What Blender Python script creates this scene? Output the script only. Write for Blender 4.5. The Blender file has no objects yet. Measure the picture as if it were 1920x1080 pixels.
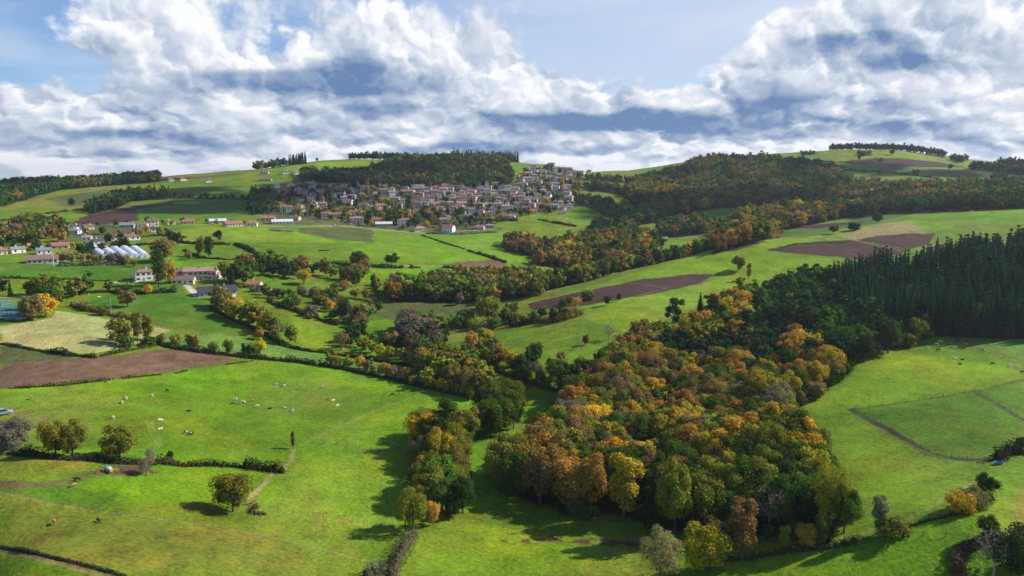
import bpy, math, random
import numpy as np
from math import radians as R, sin, cos, tan, atan, atan2, pi
scene = bpy.context.scene
COL = scene.collection

# ------------------------------------------------------------------ camera
CAM_H = 95.0
F = 1387.0                      # focal length in photograph pixels (1920 wide)
HORIZON = 330.0
PITCH = atan((540 - HORIZON) / F)
cam_data = bpy.data.cameras.new('camera')
cam_data.sensor_width = 36.0
cam_data.lens = 36.0 * F / 1920.0
cam_data.clip_start = 1.0
cam_data.clip_end = 60000.0
cam = bpy.data.objects.new('camera', cam_data)
COL.objects.link(cam)
cam.location = (0, 0, CAM_H)
cam.rotation_euler = (pi / 2 - PITCH, 0, 0)
scene.camera = cam

# ------------------------------------------------------------------ render look
scene.render.resolution_x = 1024
scene.render.resolution_y = 576
scene.view_settings.view_transform = 'Standard'
scene.view_settings.look = 'None'
scene.view_settings.gamma = 1
scene.view_settings.use_curve_mapping = False
scene.view_settings.exposure = 0.40
scene.render.engine = 'CYCLES'
scene.cycles.max_bounces = 5
scene.cycles.diffuse_bounces = 2
scene.cycles.glossy_bounces = 1
scene.cycles.transmission_bounces = 3
scene.cycles.transparent_max_bounces = 4
scene.cycles.volume_bounces = 0

# ------------------------------------------------------------------ sun
SUN_EL = R(36)
SUN_AZ = R(74)                  # clockwise from +Y (view direction) towards +X
sd = bpy.data.lights.new('sun', 'SUN')
sd.energy = 5.0
sd.angle = R(0.5)
sd.color = (1.0, 0.945, 0.85)
sun = bpy.data.objects.new('sun', sd)
COL.objects.link(sun)
sun.rotation_euler = (pi / 2 - SUN_EL, 0, pi - SUN_AZ)
sun.location = (400, 100, 400)

# ------------------------------------------------------------------ world: sky + clouds
class NT:
    """small helper around a node tree"""
    def __init__(s, tree):
        s.t = tree; s.n = tree.nodes; s.l = tree.links
    def new(s, typ, **kw):
        n = s.n.new(typ)
        for k, v in kw.items():
            setattr(n, k, v)
        return n
    def put(s, sock, v):
        if hasattr(v, 'is_output') or isinstance(v, bpy.types.NodeSocket):
            s.l.new(v, sock)
        else:
            sock.default_value = v
    def math(s, op, a, b=None, c=None, clamp=False):
        n = s.n.new('ShaderNodeMath'); n.operation = op; n.use_clamp = clamp
        s.put(n.inputs[0], a)
        if b is not None: s.put(n.inputs[1], b)
        if c is not None: s.put(n.inputs[2], c)
        return n.outputs[0]
    def vmath(s, op, a, b=None, c=None, out=0):
        n = s.n.new('ShaderNodeVectorMath'); n.operation = op
        s.put(n.inputs[0], a)
        if b is not None: s.put(n.inputs[1], b)
        if c is not None: s.put(n.inputs[2], c)
        return n.outputs[out]
    def mix(s, f, a, b, blend='MIX'):
        n = s.n.new('ShaderNodeMix'); n.data_type = 'RGBA'; n.blend_type = blend
        s.put(n.inputs[0], f); s.put(n.inputs[6], a); s.put(n.inputs[7], b)
        return n.outputs[2]
    def noise(s, vec, scale, detail=4, rough=0.55, lac=2.0, dist=0.0, dim='3D'):
        n = s.n.new('ShaderNodeTexNoise'); n.noise_dimensions = dim
        s.put(n.inputs['Vector'], vec)
        n.inputs['Scale'].default_value = scale; n.inputs['Detail'].default_value = detail
        n.inputs['Roughness'].default_value = rough; n.inputs['Lacunarity'].default_value = lac
        n.inputs['Distortion'].default_value = dist
        return n
    def smooth(s, v, a, b, lo=0.0, hi=1.0):
        n = s.n.new('ShaderNodeMapRange'); n.interpolation_type = 'SMOOTHSTEP'
        s.put(n.inputs[0], v); n.inputs[1].default_value = a; n.inputs[2].default_value = b
        n.inputs[3].default_value = lo; n.inputs[4].default_value = hi
        return n.outputs[0]
    def lin(s, v, a, b, lo=0.0, hi=1.0):
        n = s.n.new('ShaderNodeMapRange')
        s.put(n.inputs[0], v); n.inputs[1].default_value = a; n.inputs[2].default_value = b
        n.inputs[3].default_value = lo; n.inputs[4].default_value = hi
        return n.outputs[0]

def pix_dir(px, py):
    x = (px - 960) / F; y = -(py - 540) / F
    # camera looks along +Y pitched down
    c, s_ = cos(PITCH), sin(PITCH)
    return x, c + y * s_, -s_ + y * c       # world x, y, z (not normalised)

def pix_azel(px, py):
    x, y, z = pix_dir(px, py)
    return atan2(x, y), atan2(z, math.hypot(x, y))

world = bpy.data.worlds.new('World')
scene.world = world
world.use_nodes = True
W = NT(world.node_tree)
W.n.clear()
sky = W.new('ShaderNodeTexSky')
sky.sky_type = 'NISHITA'
sky.sun_disc = False
sky.sun_elevation = SUN_EL
sky.sun_rotation = SUN_AZ
sky.altitude = 500
sky.air_density = 1.0
sky.dust_density = 0.5
sky.ozone_density = 1.5
SKY_K = 0.10

def build_clouds():
    tc = W.new('ShaderNodeTexCoord')
    sep = W.new('ShaderNodeSeparateXYZ'); W.l.new(tc.outputs['Generated'], sep.inputs[0])
    az = W.math('ARCTAN2', sep.outputs[0], sep.outputs[1])
    el = W.math('ARCSINE', sep.outputs[2])
    comb = W.new('ShaderNodeCombineXYZ')
    W.put(comb.inputs[0], az); W.put(comb.inputs[1], el)
    P = comb.outputs[0]
    wn = W.noise(W.vmath('MULTIPLY', P, (1, 1.9, 1)), 8.0, 4, 0.6)
    warp = W.vmath('MULTIPLY', W.vmath('SUBTRACT', wn.outputs['Color'], (0.5, 0.5, 0.5)), (0.15, 0.055, 0))
    PW = W.vmath('ADD', P, warp)
    def blobs(lst, vec):
        acc = None
        for (px, py, hw, hh, amp) in lst:
            u, v = pix_azel(px, py)
            q = W.vmath('MULTIPLY_ADD', vec, (F / hw, F / hh, 0), (-u * F / hw, -v * F / hh, 0))
            d = W.vmath('DOT_PRODUCT', q, q, out=1)
            e = W.math('EXPONENT', W.math('MULTIPLY', d, -1.0))
            acc = W.math('MULTIPLY', e, amp) if acc is None else W.math('MULTIPLY_ADD', e, amp, acc)
        return acc
    C = blobs(CLOUD_COVER, PW)
    D = blobs(CLOUD_DARK, PW)
    # sheet-like coordinates: billows shrink and flatten towards the horizon
    def sheet(du, dv):
        q = W.math('DIVIDE', 1.0, W.math('MAXIMUM', W.math('ADD', el, 0.21 + dv), 0.05))
        c_ = W.new('ShaderNodeCombineXYZ')
        W.put(c_.inputs[0], W.math('MULTIPLY', W.math('ADD', az, du), 2.6)); W.put(c_.inputs[1], W.math('MULTIPLY', q, -0.36))
        return c_.outputs[0]
    S0 = sheet(0, 0); S1 = sheet(0.022, 0.024); S2 = sheet(0.006, 0.006)
    wv = W.vmath('MULTIPLY', W.vmath('SUBTRACT', W.noise(S0, 3.2, 3, 0.6).outputs['Color'], (.5, .5, .5)), (0.16, 0.16, 0))
    def low(v): return W.noise(W.vmath('ADD', v, wv), 2.5, 3.2, 0.48).outputs[0]
    def high(v):
        vn = W.new('ShaderNodeTexVoronoi'); vn.feature = 'F1'
        vn.inputs['Scale'].default_value = 5.5; vn.inputs['Detail'].default_value = 2.0; vn.inputs['Roughness'].default_value = 0.55
        W.put(vn.inputs['Vector'], W.vmath('ADD', v, wv2))
        return W.math('MULTIPLY', vn.outputs['Distance'], vn.outputs['Distance'])
    wf = W.noise(S0, 11, 5, 0.62)
    wv2 = W.vmath('MULTIPLY', W.vmath('SUBTRACT', wf.outputs['Color'], (.5, .5, .5)), (0.14, 0.14, 0))
    L0 = low(S0); L1 = low(S1); H0 = high(S0); H1 = high(S2)
    fine = W.math('SUBTRACT', wf.outputs[0], 0.5)
    n0 = W.math('SUBTRACT', W.math('SUBTRACT', L0, 0.42), W.math('MULTIPLY', H0, 0.16))
    n0 = W.math('MULTIPLY_ADD', fine, 0.22, n0)
    dd = W.math('MULTIPLY_ADD', n0, 1.7, C)
    den = W.smooth(dd, 0.18, 0.52)
    litL = W.math('SUBTRACT', L0, L1); litH = W.math('SUBTRACT', H1, H0)
    b = W.math('MULTIPLY_ADD', litL, 1.5, 0.74)
    b = W.math('MULTIPLY_ADD', litH, 0.55, b)
    b = W.math('MULTIPLY_ADD', fine, 0.14, b)
    # thin edges glow, thick hearts are greyer
    b = W.math('SUBTRACT', b, W.smooth(dd, 0.5, 1.5, -0.12, 0.10))
    Dn = W.math('MULTIPLY_ADD', n0, 0.85, D)
    b = W.math('SUBTRACT', b, W.smooth(Dn, 0.22, 0.92, 0.0, 0.66))
    b = W.math('ADD', b, W.smooth(el, -0.02, 0.07, 0.16, 0.0), clamp=True)
    cr = W.new('ShaderNodeValToRGB')
    e = cr.color_ramp
    e.elements[0].position = 0.0; e.elements[0].color = (0.135, 0.235, 0.44, 1)
    e.elements[1].position = 1.0; e.elements[1].color = (0.97, 0.98, 1.0, 1)
    for p_, c_ in ((0.22, (0.26, 0.36, 0.54, 1)), (0.5, (0.46, 0.54, 0.68, 1)), (0.75, (0.68, 0.74, 0.84, 1))):
        q = e.elements.new(p_); q.color = c_
    W.put(cr.inputs[0], b)
    ccol = W.vmath('SCALE', cr.outputs[0]); ccol.node.inputs[3].default_value = CLOUD_GAIN / SKY_K
    veil = W.noise(W.vmath('MULTIPLY', P, (1, 3.0, 1)), 4.0, 5, 0.55, 2.0, 0.5)
    vf = W.math('ADD', W.smooth(veil.outputs[0], 0.40, 0.75, 0.05, 0.55), W.smooth(az, -0.40, 0.25, 0.05, 0.75), clamp=True)
    vf = W.math('MULTIPLY', vf, W.smooth(el, 0.22, 0.5, 1.0, 0.12))
    base = W.vmath('MULTIPLY', sky.outputs[0], SKY_TINT)
    base = W.mix(vf, base, tuple(c / SKY_K * CLOUD_GAIN for c in (0.60, 0.70, 0.86)) + (1,))
    return W.mix(den, base, ccol)

CLOUD_GAIN = 0.78
SKY_TINT = (0.62, 0.80, 1.05)
CLOUD_COVER = [
    (240, 60, 95, 62, 0.85), (420, 105, 150, 50, 0.6), (640, 70, 150, 80, 0.9), (850, 80, 140, 90, 0.9),
    (1020, 150, 130, 60, 0.6), (620, 190, 380, 60, 0.7), (20, 225, 160, 50, 0.6), (300, 250, 320, 60, 0.8), (330, 170, 90, 30, 0.3),
    (760, 240, 520, 70, 0.8), (1250, 250, 420, 55, 0.8), (1650, 60, 190, 60, 0.9), (1500, 55, 70, 34, 0.5), (1500, 150, 180, 60, 0.8),
    (1800, 130, 240, 120, 0.9), (1700, 230, 420, 60, 0.8), (960, 335, 1500, 45, 0.7), (-600, 200, 500, 120, 0.8),
    (2600, 120, 500, 160, 0.8), (360, -5, 90, 16, 0.5),
    (60, 110, 210, 65, -0.75), (1200, 60, 190, 80, -0.70), (10, 312, 90, 28, -0.9), (300, 150, 60, 20, -0.2)]
CLOUD_DARK = [
    (530, 155, 180, 32, 1.0), (720, 150, 150, 36, 0.8), (190, 85, 40, 34, 0.6), (240, 250, 160, 20, 0.9),
    (1010, 235, 190, 26, 0.9), (720, 212, 80, 14, 0.7), (1260, 225, 180, 24, 0.8), (1600, 85, 110, 20, 0.8), (1790, 35, 40, 18, 0.5),
    (1720, 118, 140, 20, 0.8), (1480, 190, 110, 30, 0.6), (1600, 245, 240, 16, 0.8), (210, 300, 120, 16, 0.6), (540, 75, 60, 18, 0.4),
    (900, 278, 240, 12, 0.8), (1900, 275, 150, 12, 0.6), (700, 100, 120, 30, 0.3), (360, 2, 60, 6, 0.9), (1100, 275, 120, 10, 0.6)]
out = build_clouds()
bg = W.new('ShaderNodeBackground'); bg.inputs['Strength'].default_value = SKY_K
W.l.new(out, bg.inputs['Color'])
wo = W.new('ShaderNodeOutputWorld'); W.l.new(bg.outputs[0], wo.inputs['Surface'])
world.cycles.sampling_method = 'MANUAL'
world.cycles.sample_map_resolution = 512

# ------------------------------------------------------------------ numeric noise
def hash2(ix, iy, seed):
    h = (ix.astype(np.int64) * 374761393 + iy.astype(np.int64) * 668265263 + seed * 974634777) & 0xFFFFFFFF
    h = ((h ^ (h >> 13)) * 1274126177) & 0xFFFFFFFF
    h = h ^ (h >> 16)
    return (h & 0xFFFFFF) / float(0xFFFFFF)
def vnoise(x, y, seed=0):
    x = np.asarray(x, float); y = np.asarray(y, float)
    ix = np.floor(x); iy = np.floor(y); fx = x - ix; fy = y - iy
    fx = fx * fx * (3 - 2 * fx); fy = fy * fy * (3 - 2 * fy)
    a = hash2(ix, iy, seed); b = hash2(ix + 1, iy, seed); c = hash2(ix, iy + 1, seed); d = hash2(ix + 1, iy + 1, seed)
    return (a * (1 - fx) + b * fx) * (1 - fy) + (c * (1 - fx) + d * fx) * fy
def fbm(x, y, seed=0, o=4):
    s = 0; a = 0.5; t = 0
    for k in range(o):
        s = s + a * vnoise(x * 2 ** k, y * 2 ** k, seed + k * 17); t += a; a *= 0.5
    return s / t
def sstep(x, a, b):
    t = np.clip((x - a) / (b - a), 0, 1); return t * t * (3 - 2 * t)

# ------------------------------------------------------------------ terrain heights
def cp(px, py, D):
    x, y, z = pix_dir(px, py); h = math.hypot(x, y)
    return (x / h * D, y / h * D, CAM_H + z / h * D)
def cd(px, D, z):
    az = pix_azel(px, 500)[0]
    return (sin(az) * D, cos(az) * D, z)
CPTS = [cp(*a) for a in [
    # left
    (0, 1080, 165), (0, 900, 215), (0, 727, 322), (0, 620, 420), (0, 510, 570), (0, 445, 750), (0, 410, 900), (0, 378, 1180), (0, 354, 1450),
    (200, 1000, 182), (200, 870, 225), (200, 700, 335), (200, 600, 440), (200, 540, 530), (200, 490, 605), (200, 440, 760), (200, 400, 950), (220, 360, 1200), (200, 343, 1430),
    (350, 590, 445), (310, 545, 515), (300, 520, 550), (330, 470, 650), (350, 432, 780), (430, 424, 830), (380, 375, 1080), (310, 331, 1550), (460, 322, 1450),
    (430, 950, 203), (430, 800, 270), (500, 700, 345), (520, 600, 440), (520, 545, 515), (520, 480, 640), (560, 432, 800),
    # centre
    (700, 1080, 164), (700, 930, 208), (700, 800, 270), (700, 700, 347), (700, 630, 415), (700, 560, 500), (700, 500, 605), (700, 445, 800), (700, 405, 930), (650, 362, 1080), (650, 325, 1250),
    (590, 302, 1500), (700, 300, 1480), (520, 315, 1380), (840, 300, 1430), (850, 340, 1170),
    (880, 1050, 168), (880, 880, 228), (880, 760, 297), (880, 680, 352), (850, 640, 400), (880, 575, 485), (880, 500, 610), (900, 478, 650), (900, 440, 800), (850, 400, 930), (950, 370, 1040),
    (960, 305, 1440), (1040, 312, 1330), (1110, 326, 1380), (1180, 322, 1500),
    (950, 622, 415), (1000, 640, 375), (1000, 745, 302), (1050, 700, 322), (1100, 655, 352), (1100, 600, 405), (1200, 600, 402), (1200, 560, 450), (1000, 565, 478), (1100, 537, 500), (1250, 497, 545), (1330, 520, 525), (1400, 453, 610), (1480, 490, 560),
    (1000, 850, 243), (1100, 930, 212), (1250, 1000, 184), (1250, 880, 226), (1250, 780, 283), (1250, 700, 335), (1250, 640, 378),
    (1150, 440, 830), (1060, 400, 930), (1050, 350, 1130), (1250, 455, 760), (1330, 445, 800), (1200, 400, 960), (1300, 372, 1080), (1200, 350, 1220), (1300, 303, 1450), (1400, 297, 1430), (1420, 345, 1200), (1400, 400, 960),
    (1500, 330, 1280), (1550, 283, 1620), (1700, 283, 1640), (1600, 310, 1450), (1700, 350, 1200), (1900, 345, 1200), (1900, 308, 1620), (1780, 300, 1600),
    (1500, 400, 940), (1700, 396, 880), (1900, 388, 880), (1900, 402, 760), (1700, 414, 730), (1600, 427, 690), (1620, 470, 600), (1720, 443, 655),
    # right
    (1400, 620, 395), (1600, 610, 400), (1500, 700, 335), (1500, 800, 272), (1560, 940, 206), (1900, 645, 385), (1720, 645, 382), (1700, 720, 318),
    (1900, 720, 320), (1900, 800, 268), (1750, 880, 228), (1900, 900, 218), (1900, 1010, 180), (1600, 1080, 163), (1300, 1080, 163),
]] + [cd(*a) for a in [
    (1100, 600, 12), (1250, 650, 19), (1400, 750, 30), (1000, 560, 12), (1500, 800, 40),
    (1800, 450, 22), (1800, 520, 34), (1850, 600, 43), (1600, 450, 21), (1620, 520, 31), (1900, 670, 51), (1450, 500, 24),
    (-300, 170, 0), (-300, 330, 6), (-300, 600, 30), (-300, 1000, 60), (-300, 1450, 60), (2250, 170, 0), (2250, 330, 8), (2250, 450, 30), (2250, 650, 50), (2250, 1000, 70), (2250, 1500, 95),
    (960, 100, 0), (0, 100, 0), (1920, 100, 0)]] + \
    [(2100 * sin(a), 2100 * cos(a), 55) for a in np.radians(np.arange(-80, 81, 20))] + \
    [(3000 * sin(a), 3000 * cos(a), -10) for a in np.radians(np.arange(-80, 81, 20))] + \
    [(D * sin(a), D * cos(a), -2) for D in (250, 1200, 3000) for a in np.radians((95, 130, 180, 230, 265))]
CPTS = np.array(CPTS)
def tps_fit(pts, lam=0.0006):
    xy = pts[:, :2] / 500.0; n = len(xy)
    d2 = ((xy[:, None] - xy[None]) ** 2).sum(-1)
    K = 0.5 * d2 * np.log(d2 + 1e-12) + lam * np.eye(n)
    Pm = np.hstack([np.ones((n, 1)), xy])
    A = np.zeros((n + 3, n + 3)); A[:n, :n] = K; A[:n, n:] = Pm; A[n:, :n] = Pm.T
    return np.linalg.solve(A, np.concatenate([pts[:, 2], np.zeros(3)]))
TPS = tps_fit(CPTS)
def tps_eval(x, y):
    q = np.stack([x, y], -1) / 500.0; shp = q.shape[:-1]; q = q.reshape(-1, 2)
    xy = CPTS[:, :2] / 500.0; out_ = np.empty(len(q))
    for i in range(0, len(q), 20000):
        b = q[i:i + 20000]
        d2 = ((b[:, None] - xy[None]) ** 2).sum(-1)
        out_[i:i + 20000] = (0.5 * d2 * np.log(d2 + 1e-12)) @ TPS[:-3] + TPS[-3] + b @ TPS[-2:]
    return out_.reshape(shp)
# polar lookup table of the heights
T_TH = np.radians(np.linspace(-180, 180, 721)); T_LD = np.linspace(math.log(1.0), math.log(30000.0), 1100)
_far = np.exp(T_LD)
def _table():
    th, ld = np.meshgrid(T_TH, T_LD, indexing='ij'); D = np.exp(ld)
    Dc = np.minimum(D, 2900)
    x = np.sin(th) * Dc; y = np.cos(th) * Dc
    z = tps_eval(x, y)
    far = sstep(D, 2000, 2900)
    z = z * (1 - far) + (-60.0) * far
    # gentle lumps and old terraces of pasture land
    X = np.sin(th) * D; Y = np.cos(th) * D
    amp = np.clip(D / 500, 0.4, 3) * (1 - sstep(D, 2500, 4000))
    z = z + amp * 2.2 * (fbm(X / 70, Y / 70, 5, 3) - 0.5) + 0.7 * (fbm(X / 22, Y / 22, 9, 3) - 0.5)
    return z
TZ = _table()
def height(x, y):
    x = np.asarray(x, float); y = np.asarray(y, float)
    th = np.arctan2(x, y); ld = np.log(np.maximum(np.hypot(x, y), 1.0))
    a = (th - T_TH[0]) / (T_TH[1] - T_TH[0]); b = (ld - T_LD[0]) / (T_LD[1] - T_LD[0])
    i = np.clip(np.floor(a).astype(int), 0, len(T_TH) - 2); j = np.clip(np.floor(b).astype(int), 0, len(T_LD) - 2)
    fa = a - i; fb = np.clip(b - j, 0, 1)
    return (TZ[i, j] * (1 - fa) + TZ[i + 1, j] * fa) * (1 - fb) + (TZ[i, j + 1] * (1 - fa) + TZ[i + 1, j + 1] * fa) * fb
_D = np.exp(np.linspace(math.log(100), math.log(2600), 2400))
def hit(px, py):
    """ground point seen at a pixel of the photograph"""
    x, y, z = pix_dir(px, py); h = math.hypot(x, y); x /= h; y /= h; z /= h
    g = height(x * _D, y * _D); r = CAM_H + z * _D
    k = np.argmax(g >= r)
    if not (g[k] >= r[k]):
        k = int(np.argmin(np.where(_D > 600, r - g, 1e9)))
    D = _D[k]
    return np.array([x * D, y * D, g[k]])
def at(px, py=None, D=None):
    """(px, py) on the visible ground, or azimuth of px at distance D"""
    if D is None:
        return hit(px, py)
    az = pix_azel(px, 450)[0]; x = sin(az) * D; y = cos(az) * D
    return np.array([x, y, float(height(x, y))])
def pt(a):
    return at(a[0], a[1]) if len(a) == 2 else at(a[0], D=a[2])
def project(p):
    p = np.asarray(p, float); d = p - np.array([0, 0, CAM_H]); c, s_ = cos(PITCH), sin(PITCH)
    X = d[..., 0]; Yc = d[..., 1] * c - d[..., 2] * s_; Zc = d[..., 1] * s_ + d[..., 2] * c
    return 960 + F * X / Yc, 540 - F * Zc / Yc
def world_poly(poly, step=25):
    poly = [a if len(a) == 2 else (a[0], 'D', a[2]) for a in poly]
    out_ = []
    n = len(poly)
    for i in range(n):
        a, b = poly[i], poly[(i + 1) % n]
        if len(a) == 3 or len(b) == 3:
            out_.append(pt(a)[:2]); continue
        k = max(1, int(math.hypot(a[0] - b[0], a[1] - b[1]) / step))
        for t in range(k):
            out_.append(hit(a[0] + (b[0] - a[0]) * t / k, a[1] + (b[1] - a[1]) * t / k)[:2])
    return np.array(out_)
def world_line(line, step=8):
    out_ = []
    for i in range(len(line) - 1):
        a, b = line[i], line[i + 1]
        if len(a) == 3:
            pa, pb = pt(a), pt(b); k = max(1, int(np.hypot(*(pa - pb)[:2]) / 8))
            for t in range(k): out_.append((pa + (pb - pa) * t / k)[:2])
            continue
        k = max(1, int(math.hypot(a[0] - b[0], a[1] - b[1]) / step))
        for t in range(k):
            out_.append(hit(a[0] + (b[0] - a[0]) * t / k, a[1] + (b[1] - a[1]) * t / k)[:2])
    out_.append(pt(line[-1])[:2])
    return np.array(out_)
def inside(x, y, poly):
    c = np.zeros(np.shape(x), bool); n = len(poly); j = n - 1
    for i in range(n):
        xi, yi = poly[i]; xj, yj = poly[j]
        if yi != yj:
            c ^= ((yi > y) != (yj > y)) & (x < (xj - xi) * (y - yi) / (yj - yi) + xi)
        j = i
    return c
def seg_dist(x, y, line, closed=False):
    d = np.full(np.shape(x), 1e9); n = len(line)
    for i in range(n if closed else n - 1):
        ax, ay = line[i]; bx, by = line[(i + 1) % n]
        dx, dy = bx - ax, by - ay; L = dx * dx + dy * dy + 1e-9
        t = np.clip(((x - ax) * dx + (y - ay) * dy) / L, 0, 1)
        d = np.minimum(d, np.hypot(x - ax - t * dx, y - ay - t * dy))
    return d

# ------------------------------------------------------------------ object helpers
def link(o, parent=None):
    COL.objects.link(o)
    if parent is not None: o.parent = parent
    return o
def tag(o, label=None, cat=None, group=None, kind=None):
    if label: o['label'] = label
    if cat: o['category'] = cat
    if group: o['group'] = group
    if kind: o['kind'] = kind
    return o
def empty(name, loc, rz=0.0, scale=1.0):
    o = bpy.data.objects.new(name, None); o.empty_display_size = 0.5
    COL.objects.link(o); o.location = [float(c) for c in loc]; o.rotation_euler = (0, 0, rz)
    o.scale = (scale,) * 3 if not hasattr(scale, '__len__') else scale
    return o
def mesh_arrays(name, verts, faces, mats=None, smooth=False, attrs=None, mat_idx=None):
    """faces: (n,3) or (n,4) integer array, or list of lists"""
    me = bpy.data.meshes.new(name)
    if isinstance(faces, np.ndarray):
        n, k = faces.shape
        me.vertices.add(len(verts)); me.vertices.foreach_set('co', np.asarray(verts, np.float32).ravel())
        me.loops.add(n * k); me.loops.foreach_set('vertex_index', faces.astype(np.int32).ravel())
        me.polygons.add(n)
        me.polygons.foreach_set('loop_start', np.arange(0, n * k, k, dtype=np.int32))
        me.polygons.foreach_set('loop_total', np.full(n, k, dtype=np.int32))
    else:
        me.from_pydata([tuple(map(float, v)) for v in verts], [], faces)
        n = len(faces)
    if smooth: me.polygons.foreach_set('use_smooth', np.ones(len(me.polygons), bool))
    if mat_idx is not None: me.polygons.foreach_set('material_index', np.asarray(mat_idx, np.int32))
    for k_, a in (attrs or {}).items():
        a = np.asarray(a, np.float32)
        if a.ndim == 1:
            at_ = me.attributes.new(k_, 'FLOAT', 'POINT'); at_.data.foreach_set('value', a)
        else:
            at_ = me.attributes.new(k_, 'FLOAT_COLOR', 'POINT')
            if a.shape[1] == 3: a = np.hstack([a, np.ones((len(a), 1), np.float32)])
            at_.data.foreach_set('color', a.ravel())
    me.update(calc_edges=True)
    for m in (mats or []): me.materials.append(m)
    return me

# ------------------------------------------------------------------ materials
def new_mat(name):
    m = bpy.data.materials.new(name); m.use_nodes = True
    t = NT(m.node_tree); t.n.clear()
    o = t.new('ShaderNodeOutputMaterial')
    return m, t, o
def ground_material(name, furrow=0.0, detail=1.0):
    m, t, o = new_mat(name)
    col = t.new('ShaderNodeAttribute', attribute_name='tint').outputs['Color']
    tc = t.new('ShaderNodeTexCoord').outputs['Object']
    n1 = t.noise(tc, 0.9, 6, 0.65).outputs[0]        # tufts
    n2 = t.noise(tc, 0.06, 4, 0.6).outputs[0]        # patches
    n3 = t.noise(t.vmath('MULTIPLY', tc, (1, 0.6, 1)), 0.22, 6, 0.68).outputs[0]
    f = t.math('ADD', t.lin(n1, 0.3, 0.7, 0.62, 1.38), t.math('ADD', t.lin(n2, 0.3, 0.7, -0.16, 0.16), t.lin(n3, 0.3, 0.7, -0.24, 0.24)))
    c = t.vmath('SCALE', col); t.put(c.node.inputs[3], f)
    if not furrow:
        dry = t.vmath('MULTIPLY', c, (1.35, 0.98, 1.1))
        c = t.mix(t.smooth(t.noise(tc, 0.035, 5, 0.68).outputs[0], 0.44, 0.66, 0, 0.95), c, dry)
    bs = t.new('ShaderNodeBsdfPrincipled')
    t.put(bs.inputs['Base Color'], c); bs.inputs['Roughness'].default_value = 0.9
    bs.inputs['Specular IOR Level'].default_value = 0.1
    hgt = t.math('MULTIPLY', n1, 0.6)
    if furrow:
        w = t.new('ShaderNodeTexWave'); w.wave_type = 'BANDS'; w.bands_direction = 'Y'
        w.inputs['Scale'].default_value = 0.30; w.inputs['Distortion'].default_value = 2.0
        w.inputs['Detail'].default_value = 3; w.inputs['Detail Scale'].default_value = 1.5
        t.put(w.inputs['Vector'], tc)
        hgt = t.math('ADD', hgt, t.math('MULTIPLY', w.outputs['Fac'], furrow))
    bp = t.new('ShaderNodeBump'); bp.inputs['Strength'].default_value = 0.8 * detail; bp.inputs['Distance'].default_value = 0.8
    t.put(bp.inputs['Height'], hgt); t.l.new(bp.outputs[0], bs.inputs['Normal'])
    t.l.new(bs.outputs[0], o.inputs[0])
    return m
M_GRASS = ground_material('grass_ground')
M_SOIL = ground_material('ploughed_soil', furrow=0.35)

def leaf_material(name, use_object=True, trans=0.25, hue=1.0):
    m, t, o = new_mat(name)
    if use_object: col = t.new('ShaderNodeObjectInfo').outputs['Color']
    else: col = t.new('ShaderNodeAttribute', attribute_name='tint').outputs['Color']
    v = t.new('ShaderNodeAttribute', attribute_name='leaf').outputs['Color']
    sp = t.new('ShaderNodeSeparateColor'); t.put(sp.inputs[0], v)
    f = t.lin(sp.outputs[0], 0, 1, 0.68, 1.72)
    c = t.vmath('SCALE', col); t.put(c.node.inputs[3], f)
    # clump-wise shift towards yellow / brown
    sh = t.mix(sp.outputs[1], (1.16, 1.0, 0.9, 1), (0.80, 1.06, 1.0, 1))
    c = t.vmath('MULTIPLY', c, sh)
    d = t.new('ShaderNodeBsdfDiffuse'); t.put(d.inputs[0], c)
    tr = t.new('ShaderNodeBsdfTranslucent'); t.put(tr.inputs[0], t.vmath('MULTIPLY', c, (1.15, 1.2, 0.6)))
    ms = t.new('ShaderNodeMixShader'); ms.inputs[0].default_value = trans
    t.l.new(d.outputs[0], ms.inputs[1]); t.l.new(tr.outputs[0], ms.inputs[2])
    t.l.new(ms.outputs[0], o.inputs[0])
    return m
M_LEAF = leaf_material('foliage')
M_LEAFV = leaf_material('foliage_mass', use_object=False)
def plain(name, color, rough=0.7, var=0.25, scale=2.0, metal=0.0, spec=0.3, objcol=False, bump=0.0):
    m, t, o = new_mat(name)
    tc = t.new('ShaderNodeTexCoord').outputs['Object']
    n = t.noise(tc, scale, 4, 0.6).outputs[0]
    if objcol: base = t.new('ShaderNodeObjectInfo').outputs['Color']
    else:
        rgb = t.new('ShaderNodeRGB'); rgb.outputs[0].default_value = (*color, 1); base = rgb.outputs[0]
    c = t.vmath('SCALE', base); t.put(c.node.inputs[3], t.lin(n, 0.25, 0.75, 1 - var, 1 + var))
    bs = t.new('ShaderNodeBsdfPrincipled'); t.put(bs.inputs['Base Color'], c)
    bs.inputs['Roughness'].default_value = rough; bs.inputs['Metallic'].default_value = metal
    bs.inputs['Specular IOR Level'].default_value = spec
    if bump:
        bp = t.new('ShaderNodeBump'); bp.inputs['Strength'].default_value = bump
        t.put(bp.inputs['Height'], n); t.l.new(bp.outputs[0], bs.inputs['Normal'])
    t.l.new(bs.outputs[0], o.inputs[0])
    return m
M_BARK = plain('bark', (0.09, 0.07, 0.055), 0.9, 0.4, 3.0, bump=0.4)
M_PALEBARK = plain('pale_bark', (0.30, 0.28, 0.25), 0.9, 0.3, 3.0)
M_WALL = plain('render_wall', (0.6, 0.55, 0.5), 0.85, 0.10, 0.6, objcol=True)
M_STONE = plain('stone_wall', (0.25, 0.22, 0.18), 0.9, 0.35, 0.8)
M_WOOD = plain('weathered_wood', (0.16, 0.13, 0.10), 0.9, 0.3, 2.0)
M_METAL = plain('painted_metal', (0.5, 0.5, 0.5), 0.4, 0.08, 1.0, objcol=True, spec=0.5)
M_GLASS = plain('dark_glass', (0.02, 0.025, 0.035), 0.12, 0.1, 1.0, spec=0.6)
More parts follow.
